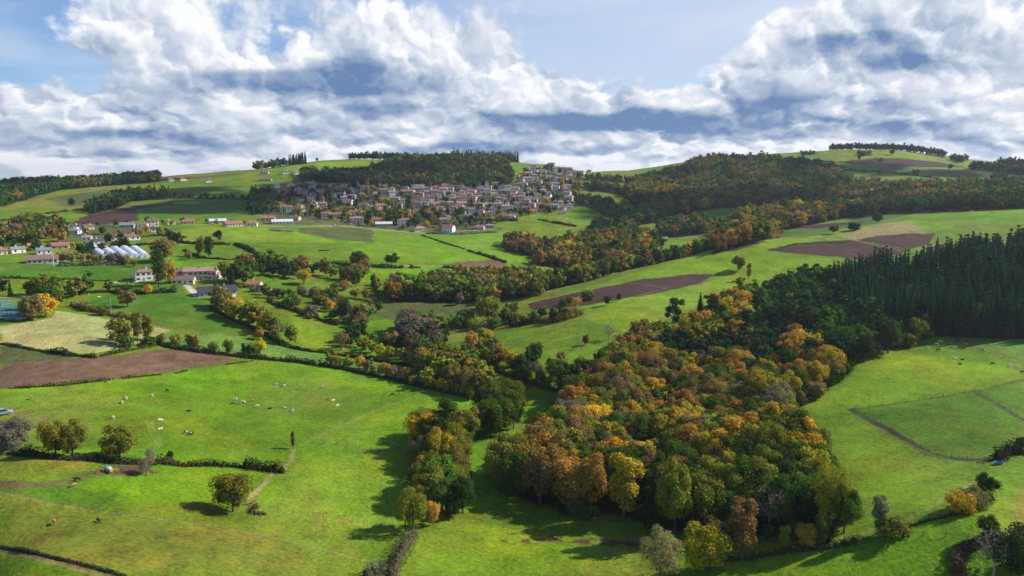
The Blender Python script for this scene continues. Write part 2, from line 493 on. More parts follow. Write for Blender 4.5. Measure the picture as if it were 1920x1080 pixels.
M_SHUT = plain('shutter', (0.2, 0.3, 0.4), 0.6, 0.1, 1.0, objcol=True)
M_RUBBER = plain('rubber', (0.02, 0.02, 0.02), 0.8, 0.1)
M_HIDE = plain('cow_hide', (0.6, 0.5, 0.4), 0.8, 0.12, 3.0, objcol=True)
def roof_material():
    m, t, o = new_mat('roof_tiles')
    tc = t.new('ShaderNodeTexCoord').outputs['Object']
    base = t.new('ShaderNodeObjectInfo').outputs['Color']
    n = t.noise(tc, 1.3, 5, 0.65).outputs[0]
    w = t.new('ShaderNodeTexWave'); w.inputs['Scale'].default_value = 1.6; w.bands_direction = 'X'
    t.put(w.inputs['Vector'], tc)
    c = t.vmath('SCALE', base); t.put(c.node.inputs[3], t.math('MULTIPLY', t.lin(n, 0.25, 0.75, 0.65, 1.35), t.lin(w.outputs['Fac'], 0, 1, 0.85, 1.1)))
    bs = t.new('ShaderNodeBsdfPrincipled'); t.put(bs.inputs['Base Color'], c); bs.inputs['Roughness'].default_value = 0.85
    bs.inputs['Specular IOR Level'].default_value = 0.2
    t.l.new(bs.outputs[0], o.inputs[0]); return m
M_ROOF = roof_material()
def hide_patches():
    m, t, o = new_mat('patched_hide')
    tc = t.new('ShaderNodeTexCoord').outputs['Object']
    n = t.noise(tc, 1.1, 2, 0.5).outputs[0]
    c = t.mix(t.smooth(n, 0.47, 0.52), (0.02, 0.018, 0.016, 1), (0.70, 0.68, 0.64, 1))
    bs = t.new('ShaderNodeBsdfPrincipled'); t.put(bs.inputs['Base Color'], c); bs.inputs['Roughness'].default_value = 0.8
    t.l.new(bs.outputs[0], o.inputs[0]); return m
M_HIDE2 = hide_patches()

# ------------------------------------------------------------------ the ground and its fields
G_MID = (0.112, 0.208, 0.007); G_BRIGHT = (0.122, 0.256, 0.006); G_OLIVE = (0.168, 0.200, 0.020)
G_YEL = (0.165, 0.285, 0.009); G_DEEP = (0.062, 0.165, 0.009); G_COOL = (0.105, 0.250, 0.034); G_PALE = (0.34, 0.36, 0.125)
G_DARK = (0.030, 0.095, 0.022); BROWN = (0.165, 0.098, 0.056); BROWN_D = (0.074, 0.040, 0.033); TAN = (0.27, 0.22, 0.085)
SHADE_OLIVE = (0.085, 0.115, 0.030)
G_MID2 = (0.078, 0.180, 0.008); G_GARDEN = (0.075, 0.095, 0.035)
# grass fields: (colour, polygon in photo pixels, edge softness in metres)
FIELDS = [
    (G_BRIGHT, [(0, 730), (240, 710), (450, 674), (640, 690), (800, 728), (890, 748), (890, 900), (760, 1000), (480, 960), (490, 915), (555, 845), (440, 860), (0, 850)], 2),
    (G_MID, [(0, 760), (300, 740), (620, 720), (800, 735), (700, 775), (600, 810), (555, 830), (540, 868), (300, 850), (0, 850)], 14),
    (G_OLIVE, [(0, 880), (150, 880), (180, 860), (80, 850), (0, 850)], 3),
    (G_BRIGHT, [(300, 860), (500, 880), (470, 930), (300, 950), (0, 930), (0, 900), (190, 890)], 3),
    (G_MID2, [(0, 905), (130, 912), (210, 925), (215, 940), (170, 958), (0, 925)], 2),
    (G_OLIVE, [(0, 930), (170, 962), (420, 985), (560, 1040), (620, 1080), (0, 1080)], 10),
    (G_YEL, [(480, 870), (740, 850), (745, 1000), (560, 990), (500, 950)], 12),
    (G_MID, [(0, 1040), (120, 1062), (200, 1080), (0, 1080)], 2),
    (G_YEL, [(760, 1010), (900, 980), (1180, 1030), (1190, 1080), (740, 1080)], 4),
    (G_MID, [(800, 960), (930, 930), (1240, 990), (1200, 1020), (900, 985)], 5),
    (G_BRIGHT, [(880, 840), (1000, 760), (1080, 760), (960, 880), (900, 970), (860, 960)], 3),
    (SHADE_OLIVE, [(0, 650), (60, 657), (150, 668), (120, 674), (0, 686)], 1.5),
    (G_PALE, [(0, 612), (90, 598), (108, 583), (230, 602), (320, 619), (290, 635), (180, 662), (150, 663), (60, 654), (0, 643)], 1.5),
    (G_COOL, [(310, 622), (400, 626), (480, 642), (560, 655), (640, 665), (740, 682), (810, 690), (850, 735), (800, 722), (640, 688), (500, 672), (330, 652), (290, 640)], 1.5),
    (G_DEEP, [(120, 575), (250, 540), (330, 535), (420, 600), (480, 640), (400, 622), (320, 615), (240, 600)], 3),
    (G_YEL, [(545, 590), (580, 580), (640, 600), (655, 655), (600, 655), (555, 640)], 2),
    (G_BRIGHT, [(690, 600), (760, 600), (760, 650), (700, 690), (660, 660)], 4),
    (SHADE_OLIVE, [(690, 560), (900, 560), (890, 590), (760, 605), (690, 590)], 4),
    (G_OLIVE, [(760, 590), (900, 590), (990, 600), (930, 650), (850, 640), (780, 612)], 8), (G_MID2, [(560, 540), (680, 555), (700, 600), (620, 590)], 6),
    (G_DEEP, [(0, 492), (280, 488), (290, 530), (0, 520)], 2),
    (G_BRIGHT, [(320, 470), (520, 500), (620, 500), (560, 520), (420, 505), (320, 500)], 3),
    (G_YEL, [(325, 462), (330, 432), (450, 420), (560, 435), (640, 455), (560, 456), (430, 453)], 2),
    (G_MID, [(330, 462), (430, 456), (650, 458), (700, 480), (560, 492), (430, 488), (330, 478)], 2),
    (G_BRIGHT, [(640, 455), (700, 432), (780, 438), (930, 490), (820, 494), (690, 480)], 2),
    (G_BRIGHT, [(785, 438), (930, 432), (1020, 460), (1020, 500), (950, 490)], 2),
    (G_BRIGHT, [(660, 500), (860, 500), (860, 512), (700, 530), (640, 530)], 2),
    (G_MID, [(400, 500), (640, 520), (680, 570), (560, 560), (480, 545)], 3),
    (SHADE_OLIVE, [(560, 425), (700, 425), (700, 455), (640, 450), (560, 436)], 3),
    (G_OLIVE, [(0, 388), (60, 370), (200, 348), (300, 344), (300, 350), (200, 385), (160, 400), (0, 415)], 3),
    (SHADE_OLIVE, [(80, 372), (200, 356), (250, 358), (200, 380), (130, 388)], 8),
    (G_MID, [(0, 392), (160, 391), (165, 403), (110, 415), (0, 430)], 3),
    (G_MID2, [(255, 392), (310, 378), (490, 374), (490, 412), (300, 415), (255, 408)], 2),
    (G_MID, [(310, 360), (500, 335), (500, 365), (320, 368)], 4),
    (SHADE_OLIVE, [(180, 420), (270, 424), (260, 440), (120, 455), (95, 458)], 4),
    (G_GARDEN, [(490, 420), (490, 345), (560, 345), (700, 350), (960, 348), (985, 318), (1060, 312), (1095, 330), (1090, 362), (1060, 395), (980, 405), (930, 437), (800, 437), (720, 430), (640, 422)], 8),
    (G_YEL, [(490, 320), (600, 303), (710, 300), (700, 306), (640, 316), (560, 320)], 3),
    (G_DEEP, [(630, 318), (700, 308), (700, 318), (660, 322)], 3),
    (G_YEL, [(860, 300), (920, 298), (930, 310), (880, 312)], 3),
    (G_MID, [(500, 330), (560, 325), (560, 345), (500, 345)], 3),
    (G_MID, [(915, 412), (1000, 398), (1080, 405), (1110, 415), (1000, 425), (930, 425)], 3),
    (G_MID, [(960, 330), (1020, 325), (1020, 335), (990, 336)], 3),
    (G_MID, [(1040, 375), (1110, 385), (1130, 400), (1040, 395)], 3),
    (G_MID, [(1090, 335), (1170, 332), (1200, 342), (1110, 348)], 3),
    (G_BRIGHT, [(1235, 455), (1300, 455), (1310, 475), (1240, 480)], 3),
    (G_YEL, [(1000, 570), (1180, 515), (1330, 470), (1420, 452), (1590, 425), (1500, 460), (1440, 470), (1570, 487), (1500, 500), (1335, 512), (1080, 548)], 3),
    (G_YEL, [(1080, 575), (1220, 552), (1320, 532), (1440, 490), (1560, 490), (1560, 510), (1260, 590), (1150, 640), (1080, 600)], 5),
    (G_MID, [(930, 625), (1080, 590), (1170, 625), (1150, 660), (1060, 690), (980, 680), (930, 650)], 5),
    (G_YEL, [(1560, 430), (1680, 418), (1700, 412), (1920, 392), (1920, 415), (1800, 420), (1740, 438), (1690, 418), (1560, 442)], 2),
    (G_BRIGHT, [(1700, 404), (1920, 392), (1920, 420), (1790, 420), (1745, 438), (1720, 425)], 3),
    (G_DEEP, [(1440, 445), (1450, 430), (1560, 424), (1640, 402), (1720, 400), (1600, 425), (1540, 440), (1500, 446)], 2),
    ((0.24, 0.235, 0.085), [(1560, 441), (1600, 432), (1650, 420), (1690, 416), (1725, 424), (1745, 438), (1700, 439), (1600, 451)], 2),
    (G_YEL, [(1540, 290), (1700, 282), (1780, 300), (1700, 300), (1560, 300)], 5),
    (G_MID, [(1480, 290), (1560, 285), (1620, 300), (1800, 310), (1920, 320), (1920, 350), (1600, 330)], 5),
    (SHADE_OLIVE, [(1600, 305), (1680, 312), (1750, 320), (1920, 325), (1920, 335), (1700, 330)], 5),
    (G_MID, [(1490, 760), (1600, 700), (1760, 640), (1920, 636), (1920, 900), (1700, 1000), (1600, 1010), (1560, 880)], 3),
    (G_YEL, [(1500, 760), (1600, 700), (1680, 665), (1920, 690), (1830, 733), (1600, 768)], 14),
    (G_COOL, [(1840, 640), (1920, 640), (1920, 675)], 2),
    (G_MID2, [(1610, 775), (1830, 738), (1920, 780), (1920, 840), (1800, 858), (1700, 820)], 6),  # deeper green stands in for a faint cloud shade on this pasture
    (G_MID2, [(1830, 732), (1920, 708), (1920, 780)], 2),
    (G_YEL, [(1560, 800), (1600, 780), (1700, 840), (1800, 880), (1800, 930), (1700, 960), (1620, 930), (1570, 860)], 14),
    (G_BRIGHT, [(1700, 1000), (1850, 900), (1920, 870), (1920, 1080), (1300, 1080), (1550, 1030)], 4),
    (G_OLIVE, [(1890, 960), (1920, 900), (1920, 1010), (1890, 1010)], 2),
]
# bare soil: (name, label, colour, polygon)
SOILS = [
    ('ploughed_field', 'wide brown ploughed field at the left below the pale yellow field', BROWN,
     [(0, 685), (100, 674), (230, 665), (310, 655), (400, 662), (448, 676), (360, 690), (240, 708), (100, 721), (0, 729)]),
    ('ploughed_field', 'long dark brown ploughed strip on the crest of the central ridge', BROWN_D,
     [(988, 570), (1080, 549), (1200, 524), (1300, 514), (1336, 514), (1310, 532), (1220, 552), (1100, 572), (1000, 583)]),
    ('ploughed_field', 'larger dark brown ploughed field below the pale stubble on the right ridge', BROWN_D,
     [(1438, 470), (1490, 457), (1560, 451), (1610, 451), (1650, 459), (1700, 470), (1655, 493), (1570, 482), (1480, 475)]),
    ('ploughed_field', 'dark brown ploughed corner between the stubble and the spruce plantation', BROWN_D,
     [(1604, 449), (1650, 442), (1690, 438), (1756, 438), (1740, 458), (1702, 470), (1652, 457)]),
    ('ploughed_field', 'thin reddish brown ploughed strip below the cow hillside in the centre', BROWN,
     [(818, 498), (860, 492), (930, 487), (948, 493), (948, 499), (900, 501)]),
    ('ploughed_field', 'dark ploughed slope behind the houses at the far left', BROWN_D,
     [(130, 420), (165, 404), (255, 386), (325, 376), (322, 384), (256, 392), (262, 413), (200, 421)]),
    ('ploughed_field', 'brown ploughed band on the far right hilltop', BROWN_D,
     [(1570, 304), (1640, 296), (1700, 298), (1760, 304), (1810, 313), (1740, 314), (1690, 312), (1640, 308)]),
    ('ploughed_field', 'narrow brown band of soil on the far left crest', BROWN,
     [(305, 332), (380, 330), (450, 325), (450, 328), (380, 334), (310, 336)]),
    ('ploughed_field', 'narrow dark soil strip under the far right wood edge', BROWN_D,
     [(1460, 428), (1560, 419), (1650, 413), (1600, 420), (1540, 428), (1460, 430)]),
    ('muddy_patch', 'muddy patch around the feeder trailer near the hedge at lower left', (0.10, 0.055, 0.035),
     [(190, 880), (215, 873), (262, 872), (300, 886), (255, 893), (205, 892)]),
    ('muddy_patch', 'row of brown bare earth patches in the shaded meadow at the bottom', (0.10, 0.050, 0.034),
     [(924, 1003), (960, 998), (1000, 1003), (1040, 1003), (1090, 1010), (1140, 1012), (1215, 1018), (1210, 1026), (1130, 1024), (1080, 1020), (1030, 1018), (960, 1020), (930, 1012)]),
]
# thin lines on the ground: (colour, half width m, line, strength)
LINES = [
    ((0.29, 0.235, 0.12), 0.7, [(552, 846), (545, 866), (533, 880), (508, 892), (485, 920), (470, 936)], 0.85),
    ((0.045, 0.032, 0.025), 1.3, [(1597, 768), (1640, 792), (1700, 826), (1745, 852), (1800, 862), (1880, 864)], 0.95),
    ((0.15, 0.19, 0.03), 0.6, [(1588, 772), (1650, 804), (1720, 842), (1770, 862)], 0.5),
    ((0.05, 0.07, 0.015), 0.8, [(1600, 768), (1700, 754), (1780, 743), (1828, 733), (1870, 724), (1920, 712)], 0.7),
    ((0.07, 0.055, 0.03), 0.9, [(1825, 733), (1860, 752), (1920, 788)], 0.8),
    ((0.10, 0.12, 0.03), 0.5, [(1805, 640), (1850, 660), (1905, 683)], 0.7),
    ((0.05, 0.04, 0.03), 0.7, [(0, 1028), (60, 1038), (130, 1056), (200, 1072), (240, 1084)], 0.95),
    ((0.20, 0.17, 0.07), 0.6, [(0, 1034), (60, 1044), (130, 1062), (190, 1078)], 0.7),
    ((0.14, 0.13, 0.04), 0.5, [(560, 828), (640, 835), (700, 845), (760, 846)], 0.7),
    ((0.24, 0.20, 0.08), 0.6, [(470, 950), (560, 965), (660, 978), (760, 1000)], 0.35),
    ((0.24, 0.20, 0.08), 0.5, [(0, 925), (90, 945), (170, 958), (260, 968), (400, 985), (520, 1010), (640, 1040), (720, 1060)], 0.4),
    ((0.12, 0.075, 0.045), 1.8, [(0, 908), (60, 910), (120, 905), (190, 885)], 0.7),
    ((0.07, 0.10, 0.03), 0.9, [(0, 728), (120, 722), (250, 708), (380, 688), (470, 674)], 0.6),
    ((0.42, 0.38, 0.30), 1.3, [(0, 558), (60, 556), (90, 562)], 0.8),
    ((0.42, 0.40, 0.34), 1.0, [(200, 530), (290, 528), (310, 531)], 0.8),
    ((0.36, 0.30, 0.18), 1.6, [(690, 498), (760, 499), (850, 500), (930, 502)], 0.7),
    ((0.50, 0.48, 0.44), 2.2, [(350, 536), (362, 545), (372, 556)], 0.9),
    ((0.30, 0.32, 0.12), 0.6, [(1060, 552), (1180, 530), (1250, 540), (1130, 572), (1060, 600)], 0.3),
    ((0.33, 0.32, 0.22), 2.0, [(480, 423), (560, 426), (640, 423), (700, 430), (790, 437), (930, 430)], 0.7),
    ((0.30, 0.26, 0.16), 1.5, [(985, 402), (1060, 410), (1090, 420)], 0.6),
    ((0.30, 0.25, 0.09), 0.7, [(1604, 451), (1640, 460), (1690, 470)], 0.9),
    ((0.06, 0.08, 0.03), 1.5, [(790, 440), (870, 466), (950, 494)], 0.5),
    ((0.22, 0.26, 0.07), 0.5, [(275, 790), (286, 812), (292, 835)], 0.4),
    ((0.22, 0.26, 0.07), 0.5, [(284, 790), (295, 812), (300, 835)], 0.4),
    ((0.20, 0.13, 0.07), 1.0, [(20, 775), (60, 780), (90, 786)], 0.6),
    ((0.08, 0.10, 0.04), 1.0, [(1120, 655), (1060, 690)], 0.3),
    ((0.20, 0.24, 0.06), 0.6, [(990, 655), (1040, 640), (1100, 625), (1160, 618)], 0.6), ((0.06, 0.10, 0.02), 0.7, [(960, 640), (1020, 622), (1080, 612), (1140, 612)], 0.5),
    ((0.22, 0.24, 0.08), 0.5, [(1030, 650), (1050, 668), (1062, 690)], 0.6), ((0.07, 0.11, 0.02), 0.8, [(1000, 660), (1060, 648), (1120, 640)], 0.4), ((0.07, 0.12, 0.02), 0.8, [(300, 560), (340, 575), (420, 590)], 0.5),
    ((0.06, 0.11, 0.02), 1.0, [(250, 575), (320, 588), (400, 600), (450, 615)], 0.5), ((0.19, 0.22, 0.05), 0.7, [(575, 828), (640, 800), (700, 772), (790, 738)], 0.5), ((0.19, 0.21, 0.05), 0.5, [(560, 900), (590, 940), (600, 1000), (590, 1060)], 0.3),
    ((0.28, 0.30, 0.10), 0.8, [(1500, 1010), (1600, 1005), (1700, 975), (1800, 920), (1850, 890)], 0.35),
]
WOOD_FLOOR = []      # filled by the woods: polygons whose ground gets a near-black brown
def ground_colour(x, y):
    D = np.hypot(x, y)
    n = fbm(x / 45, y / 45, 31, 5); n2 = fbm(x / 14, y / 14, 32, 4)
    col = np.empty(x.shape + (3,)); col[:] = G_MID
    def lay(w, c):
        col[:] = col * (1 - w[..., None]) + np.array(c) * w[..., None]
    lay(sstep(n, 0.45, 0.7) * 0.6, G_OLIVE)
    lay(sstep(D, 1900, 3500), (0.05, 0.08, 0.05))
    wob = np.clip(D / 500, 0.3, 2.0)
    xx = x + (fbm(x / 9, y / 9, 41, 3) - 0.5) * 5 * wob; yy = y + (fbm(x / 9, y / 9, 42, 3) - 0.5) * 5 * wob
    def soft(poly, s):
        w = np.zeros(x.shape)
        lo = poly.min(0) - 2 * s; hi = poly.max(0) + 2 * s
        m = (xx > lo[0]) & (xx < hi[0]) & (yy > lo[1]) & (yy < hi[1])
        if not m.any(): return w
        a, b = xx[m], yy[m]
        d = seg_dist(a, b, poly, True) * np.where(inside(a, b, poly), 1, -1)
        w[m] = sstep(d, -s * 0.5, s * 0.5); return w
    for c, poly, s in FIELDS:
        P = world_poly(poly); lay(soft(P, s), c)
    # blotches of greener and drier grass
    br = 0.90 + 0.45 * (n2 - 0.5) + 0.40 * (fbm(x / 110, y / 110, 77, 3) - 0.5)
    col *= br[..., None]
    dry = sstep(fbm(x / 30, y / 60, 51, 5), 0.48, 0.72) * 0.20
    lay(dry, (0.23, 0.24, 0.055))
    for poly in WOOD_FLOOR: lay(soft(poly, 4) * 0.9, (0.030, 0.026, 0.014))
    for name, lab, c, poly in SOILS:
        P = world_poly(poly); w = soft(P, 1.0 if 'field' in name else 2.5)
        if 'patch' in name: w = w * sstep(fbm(x / 3.5, y / 3.5, 61, 3), 0.38, 0.50)
        lay(w, c)
        if 'field' in name:
            col[:] = col * (1 + (w * (fbm(x / 4, y / 4, 88, 3) - 0.5) * 0.5)[..., None])
    for c, hw, line, st in LINES:
        L = world_line(line); lo = L.min(0) - 6; hi = L.max(0) + 6
        m = (x > lo[0]) & (x < hi[0]) & (y > lo[1]) & (y < hi[1])
        w = np.zeros(x.shape); dd = seg_dist(x[m] * .5 + xx[m] * .5, y[m] * .5 + yy[m] * .5, L)
        hw2 = np.maximum(hw, np.hypot(x[m], y[m]) * 0.0012)
        w[m] = (1 - sstep(dd, hw2 * 0.6, hw2 * 1.5)) * st * np.clip(0.95 + (n2[m] - 0.5) * 1.4, 0, 1)
        lay(w, c)
    return col

def build_ground():
    fine = np.radians(np.linspace(-40, 40, 940))
    th = np.concatenate([np.radians(np.linspace(-180, -42, 47)), fine, np.radians(np.linspace(42, 180, 47))])
    Dr = np.concatenate([np.exp(np.linspace(0, math.log(120), 26))[:-1], np.exp(np.linspace(math.log(120), math.log(1900), 960)),
                         np.exp(np.linspace(math.log(1900), math.log(9000), 32))[1:]])
    T, D = np.meshgrid(th, Dr, indexing='ij')
    x = np.sin(T) * D; y = np.cos(T) * D; z = height(x, y)
    nt, nd = T.shape
    col = ground_colour(x, y)
    idx = np.arange(nt * nd).reshape(nt, nd)
    f = np.stack([idx[:-1, :-1], idx[:-1, 1:], idx[1:, 1:], idx[1:, :-1]], -1).reshape(-1, 4)
    f = f[:, ::-1]
    V = np.stack([x, y, z], -1).reshape(-1, 3); Cc = col.reshape(-1, 3)
    fc = V[f].mean(1)
    fid = np.zeros(len(f), int)
    for k, (name, lab, c, poly) in enumerate(SOILS):
        P = world_poly(poly); lo = P.min(0); hi = P.max(0)
        m = np.where((fc[:, 0] > lo[0]) & (fc[:, 0] < hi[0]) & (fc[:, 1] > lo[1]) & (fc[:, 1] < hi[1]))[0]
        ok = m[inside(fc[m, 0], fc[m, 1], P)]; fid[ok] = k + 1
    # shared shading normals so the cut between ground and field does not show
    d1 = np.gradient(V.reshape(nt, nd, 3), axis=0); d2 = np.gradient(V.reshape(nt, nd, 3), axis=1)
    for k in range(len(SOILS) + 1):
        sel = f[fid == k]
        if not len(sel): continue
        u, inv = np.unique(sel, return_inverse=True)
        nm = 'ground' if k == 0 else SOILS[k - 1][0]
        soil = k > 0 and 'field' in nm
        me = mesh_arrays(nm, V[u], inv.reshape(sel.shape), [M_SOIL if soil else M_GRASS], True, {'tint': Cc[u]})
        o = link(bpy.data.objects.new(nm, me))
        tag(o, 'rolling green pasture land with hills behind' if k == 0 else SOILS[k - 1][1], kind='structure')

# ------------------------------------------------------------------ foliage builders
def ico(sub=1):
    t = (1 + 5 ** 0.5) / 2
    v = [(-1, t, 0), (1, t, 0), (-1, -t, 0), (1, -t, 0), (0, -1, t), (0, 1, t), (0, -1, -t), (0, 1, -t), (t, 0, -1), (t, 0, 1), (-t, 0, -1), (-t, 0, 1)]
    f = [(0, 11, 5), (0, 5, 1), (0, 1, 7), (0, 7, 10), (0, 10, 11), (1, 5, 9), (5, 11, 4), (11, 10, 2), (10, 7, 6), (7, 1, 8), (3, 9, 4), (3, 4, 2), (3, 2, 6), (3, 6, 8), (3, 8, 9), (4, 9, 5), (2, 4, 11), (6, 2, 10), (8, 6, 7), (9, 8, 1)]
    v = [np.array(p) / np.linalg.norm(p) for p in v]
    for _ in range(sub - 1):
        cache = {}; nf = []
        def mid(a, b):
            k = (min(a, b), max(a, b))
            if k not in cache:
                m = v[a] + v[b]; v.append(m / np.linalg.norm(m)); cache[k] = len(v) - 1
            return cache[k]
        for a, b, c in f:
            ab, bc, ca = mid(a, b), mid(b, c), mid(c, a)
            nf += [(a, ab, ca), (b, bc, ab), (c, ca, bc), (ab, bc, ca)]
        f = nf
    return np.array(v), np.array(f)
ICO1 = ico(1); ICO2 = ico(2)
def leaves_at(P, N, size, rng, attr_c, jitter=0.75, squash=0.8):
    """one bent diamond of leaves at every point; returns verts, tris, leaf attribute"""
    n = len(P)
    nn = N + rng.normal(size=(n, 3)) * jitter + np.array([0, 0, 0.35])
    nn /= np.linalg.norm(nn, axis=1, keepdims=True) + 1e-9
    a = np.cross(nn, rng.normal(size=(n, 3))); a /= np.linalg.norm(a, axis=1, keepdims=True) + 1e-9
    b = np.cross(nn, a)
    s = size * rng.uniform(0.6, 1.3, (n, 1))
    v = np.stack([P + a * s, P + b * s * squash + nn * s * 0.12, P - a * s * 0.9, P - b * s * squash + nn * s * 0.12], 1).reshape(-1, 3)
    k = np.arange(n)[:, None] * 4
    f = np.concatenate([k + np.array([[0, 1, 2]]), k + np.array([[0, 2, 3]])], 0)
    leaf = np.stack([np.repeat(rng.uniform(0, 1, n), 4), np.repeat(attr_c, 4), np.zeros(n * 4)], -1)
    return v, f, leaf
def join(parts):
    vs, fs, ls = [], [], []; k = 0
    for v, f, l in parts:
        vs.append(v); fs.append(f + k); ls.append(l); k += len(v)
    return np.concatenate(vs), np.concatenate(fs), np.concatenate(ls)
def lobed_crown(seed, n_leaf, size, h=10.0, rad=4.2, base=0.18, nl=12, core=0.62, tall=1.0, gaps=0.0, lobe=0.45):
    """a broadleaf crown: leaf faces spread over overlapping lobes, with a rough opaque inside"""
    rng = np.random.default_rng(seed)
    ch = h * (1 - base)
    cz = h * base + ch * 0.5
    parts = []
    cen, rads = [], []
    for i in range(nl):
        ang = i * 2.399 + rng.uniform(-.4, .4); u = (i + 0.5) / nl
        zz = -0.85 + 1.75 * u ** 0.85
        rr = math.sqrt(max(0.05, 1 - min(1, abs(zz)) ** 2.2)) * (0.62 + 0.14 * rng.random())
        if zz < -0.3: rr *= 0.85
        rr *= rng.uniform(0.75, 1.22)
        cen.append((cos(ang) * rr * rad, sin(ang) * rr * rad, cz + zz * ch * 0.40 + rng.normal() * ch * 0.05))
        rads.append(rad * lobe * rng.uniform(0.6, 1.2))
    cen.append((rng.normal() * .3, rng.normal() * .3, cz)); rads.append(rad * 0.55)
    cen = np.array(cen); rads = np.array(rads)
    w = rads ** 2; w /= w.sum()
    which = rng.choice(len(cen), n_leaf, p=w)
    d = rng.normal(size=(n_leaf, 3)); d /= np.linalg.norm(d, axis=1, keepdims=True)
    d[:, 2] = np.where(d[:, 2] < -0.5, -d[:, 2], d[:, 2])
    sc = rads[which][:, None] * rng.uniform(0.72, 1.10, (n_leaf, 1))
    P = cen[which] + d * sc * np.array([1, 1, tall])
    P += rng.normal(size=P.shape) * size * 0.5
    # drop leaves buried deep in the crown
    q = (P - [0, 0, cz]) / np.array([rad, rad, ch * 0.5])
    keep = (np.linalg.norm(q, axis=1) > 0.42) & (P[:, 2] > h * base * 0.6)
    if gaps: keep &= rng.random(n_leaf) > gaps
    N = d * 0.6 + q * 0.6
    lob_c = rng.uniform(0, 1, len(cen))
    parts.append(leaves_at(P[keep], N[keep], size, rng, np.clip(lob_c[which][keep] * 0.8 + rng.uniform(0, .2, keep.sum()), 0, 1)))
    if core:
        V, Fc = ICO1
        for c, r, lc in zip(cen, rads, lob_c):
            v = V * (r * core * (1 + 0.25 * rng.normal(size=(len(V), 1)) * 0.5)) + c
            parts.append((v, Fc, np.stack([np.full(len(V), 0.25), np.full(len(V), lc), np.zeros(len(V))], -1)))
    return join(parts)
def spruce_crown(seed, tiers, size, h=20.0, rad=3.9, base=0.06, per=26):
    rng = np.random.default_rng(seed); parts = []
    Ps, Ns, C = [], [], []
    for k in range(tiers):
        u = (k + 0.5) / tiers; z = h * (base + (1 - base) * u); r = rad * (1 - u) ** 0.85 + 0.12
        n = max(5, int(per * (0.35 + (1 - u))))
        for j in range(n):
            a = 2 * pi * (j + rng.random()) / n; rr = r * rng.uniform(0.45, 1.08)
            Ps.append((cos(a) * rr, sin(a) * rr, z - rr * 0.38 + rng.uniform(-.2, .3))); Ns.append((cos(a) * .8, sin(a) * .8, 0.7)); C.append(rng.uniform(0.3, 1))
    parts.append(leaves_at(np.array(Ps), np.array(Ns), size, rng, np.array(C), 0.35, 0.55))
    # inner cone
    n = 7; v = [(0, 0, h * 0.97)]; f = []
    for z_, r_ in ((0.7, 0.22), (0.4, 0.42), (base, 0.62)):
        for j in range(n):
            a = 2 * pi * j / n; v.append((cos(a) * rad * r_, sin(a) * rad * r_, h * z_))
    for j in range(n):
        f.append((0, 1 + j, 1 + (j + 1) % n))
        for q in (0, 1):
            a, b = 1 + q * n + j, 1 + q * n + (j + 1) % n; f += [(a, a + n, b + n), (a, b + n, b)]
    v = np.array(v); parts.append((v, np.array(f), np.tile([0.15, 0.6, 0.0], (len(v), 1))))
    return join(parts)
def pine_crown(seed, n_leaf, size, h=14.0, rad=3.6):
    return lobed_crown(seed, n_leaf, size, h, rad, 0.30, 9, 0.55, 0.6, 0.1, 0.42)
def tube(path, radii, sides=6):
    path = np.array(path, float); n = len(path); V = []; Fs = []
    for i in range(n):
        t = path[min(i + 1, n - 1)] - path[max(i - 1, 0)]; t /= np.linalg.norm(t) + 1e-9
        a = np.cross(t, (0.3, 1, 0.1)); a /= np.linalg.norm(a) + 1e-9; b = np.cross(t, a)
        for k in range(sides):
            an = 2 * pi * k / sides; V.append(path[i] + (a * cos(an) + b * sin(an)) * radii[i])
    for i in range(n - 1):
        for k in range(sides):
            p, q = i * sides + k, i * sides + (k + 1) % sides
            Fs += [(p, q, q + sides), (p, q + sides, p + sides)]
    for k in range(1, sides - 1): Fs.append((n * sides - sides, n * sides - sides + k, n * sides - sides + k + 1))
    return np.array(V), np.array(Fs), np.zeros((len(V), 3))
def trunk_arrays(seed, h, rad, limbs=6, r0=0.28, spread=0.75, twigs=0):
    rng = np.random.default_rng(seed + 900); parts = []
    top = h * 0.72; lean = rng.normal(size=2) * 0.03 * h
    main = [(0, 0, -0.6), (0.02, 0, 0.5), (lean[0] * .4, lean[1] * .4, top * 0.5), (lean[0], lean[1], top)]
    parts.append(tube(main, [r0 * 1.5, r0 * 1.05, r0 * 0.7, r0 * 0.22], 7))
    for i in range(limbs):
        a = i * 2.4 + rng.uniform(-.4, .4); z0 = h * rng.uniform(0.2, 0.55); L = rad * spread * rng.uniform(0.8, 1.1)
        s = np.array([lean[0] * z0 / top, lean[1] * z0 / top, z0])
        m = s + np.array([cos(a) * L * .5, sin(a) * L * .5, h * 0.10]); e = s + np.array([cos(a) * L, sin(a) * L, h * rng.uniform(0.2, 0.34)])
        parts.append(tube([s, m, e], [r0 * .42, r0 * .28, r0 * .08], 5))
        for _ in range(twigs):
            t = rng.uniform(0.3, 1); q = s + (e - s) * t; dd = rng.normal(size=3) * rad * 0.22 + np.array([cos(a), sin(a), 1.0]) * rad * 0.22
            parts.append(tube([q, q + dd * .6, q + dd + rng.normal(size=3) * .3], [r0 * .16, r0 * .10, r0 * .04], 3))
            for _k in range(2):
                g = q + dd * rng.uniform(.4, 1); d3 = rng.normal(size=3) * rad * 0.14 + np.array([0, 0, rad * .1])
                parts.append(tube([g, g + d3], [r0 * .07, r0 * .03], 3))
    return join(parts)

def crown_mesh(name, arr, mat=None):
    v, f, l = arr
    return mesh_arrays(name, v, f, [mat or M_LEAF], False, {'leaf': l})
def trunk_mesh(name, arr, mat=None):
    return mesh_arrays(name, arr[0], arr[1], [mat or M_BARK], True)

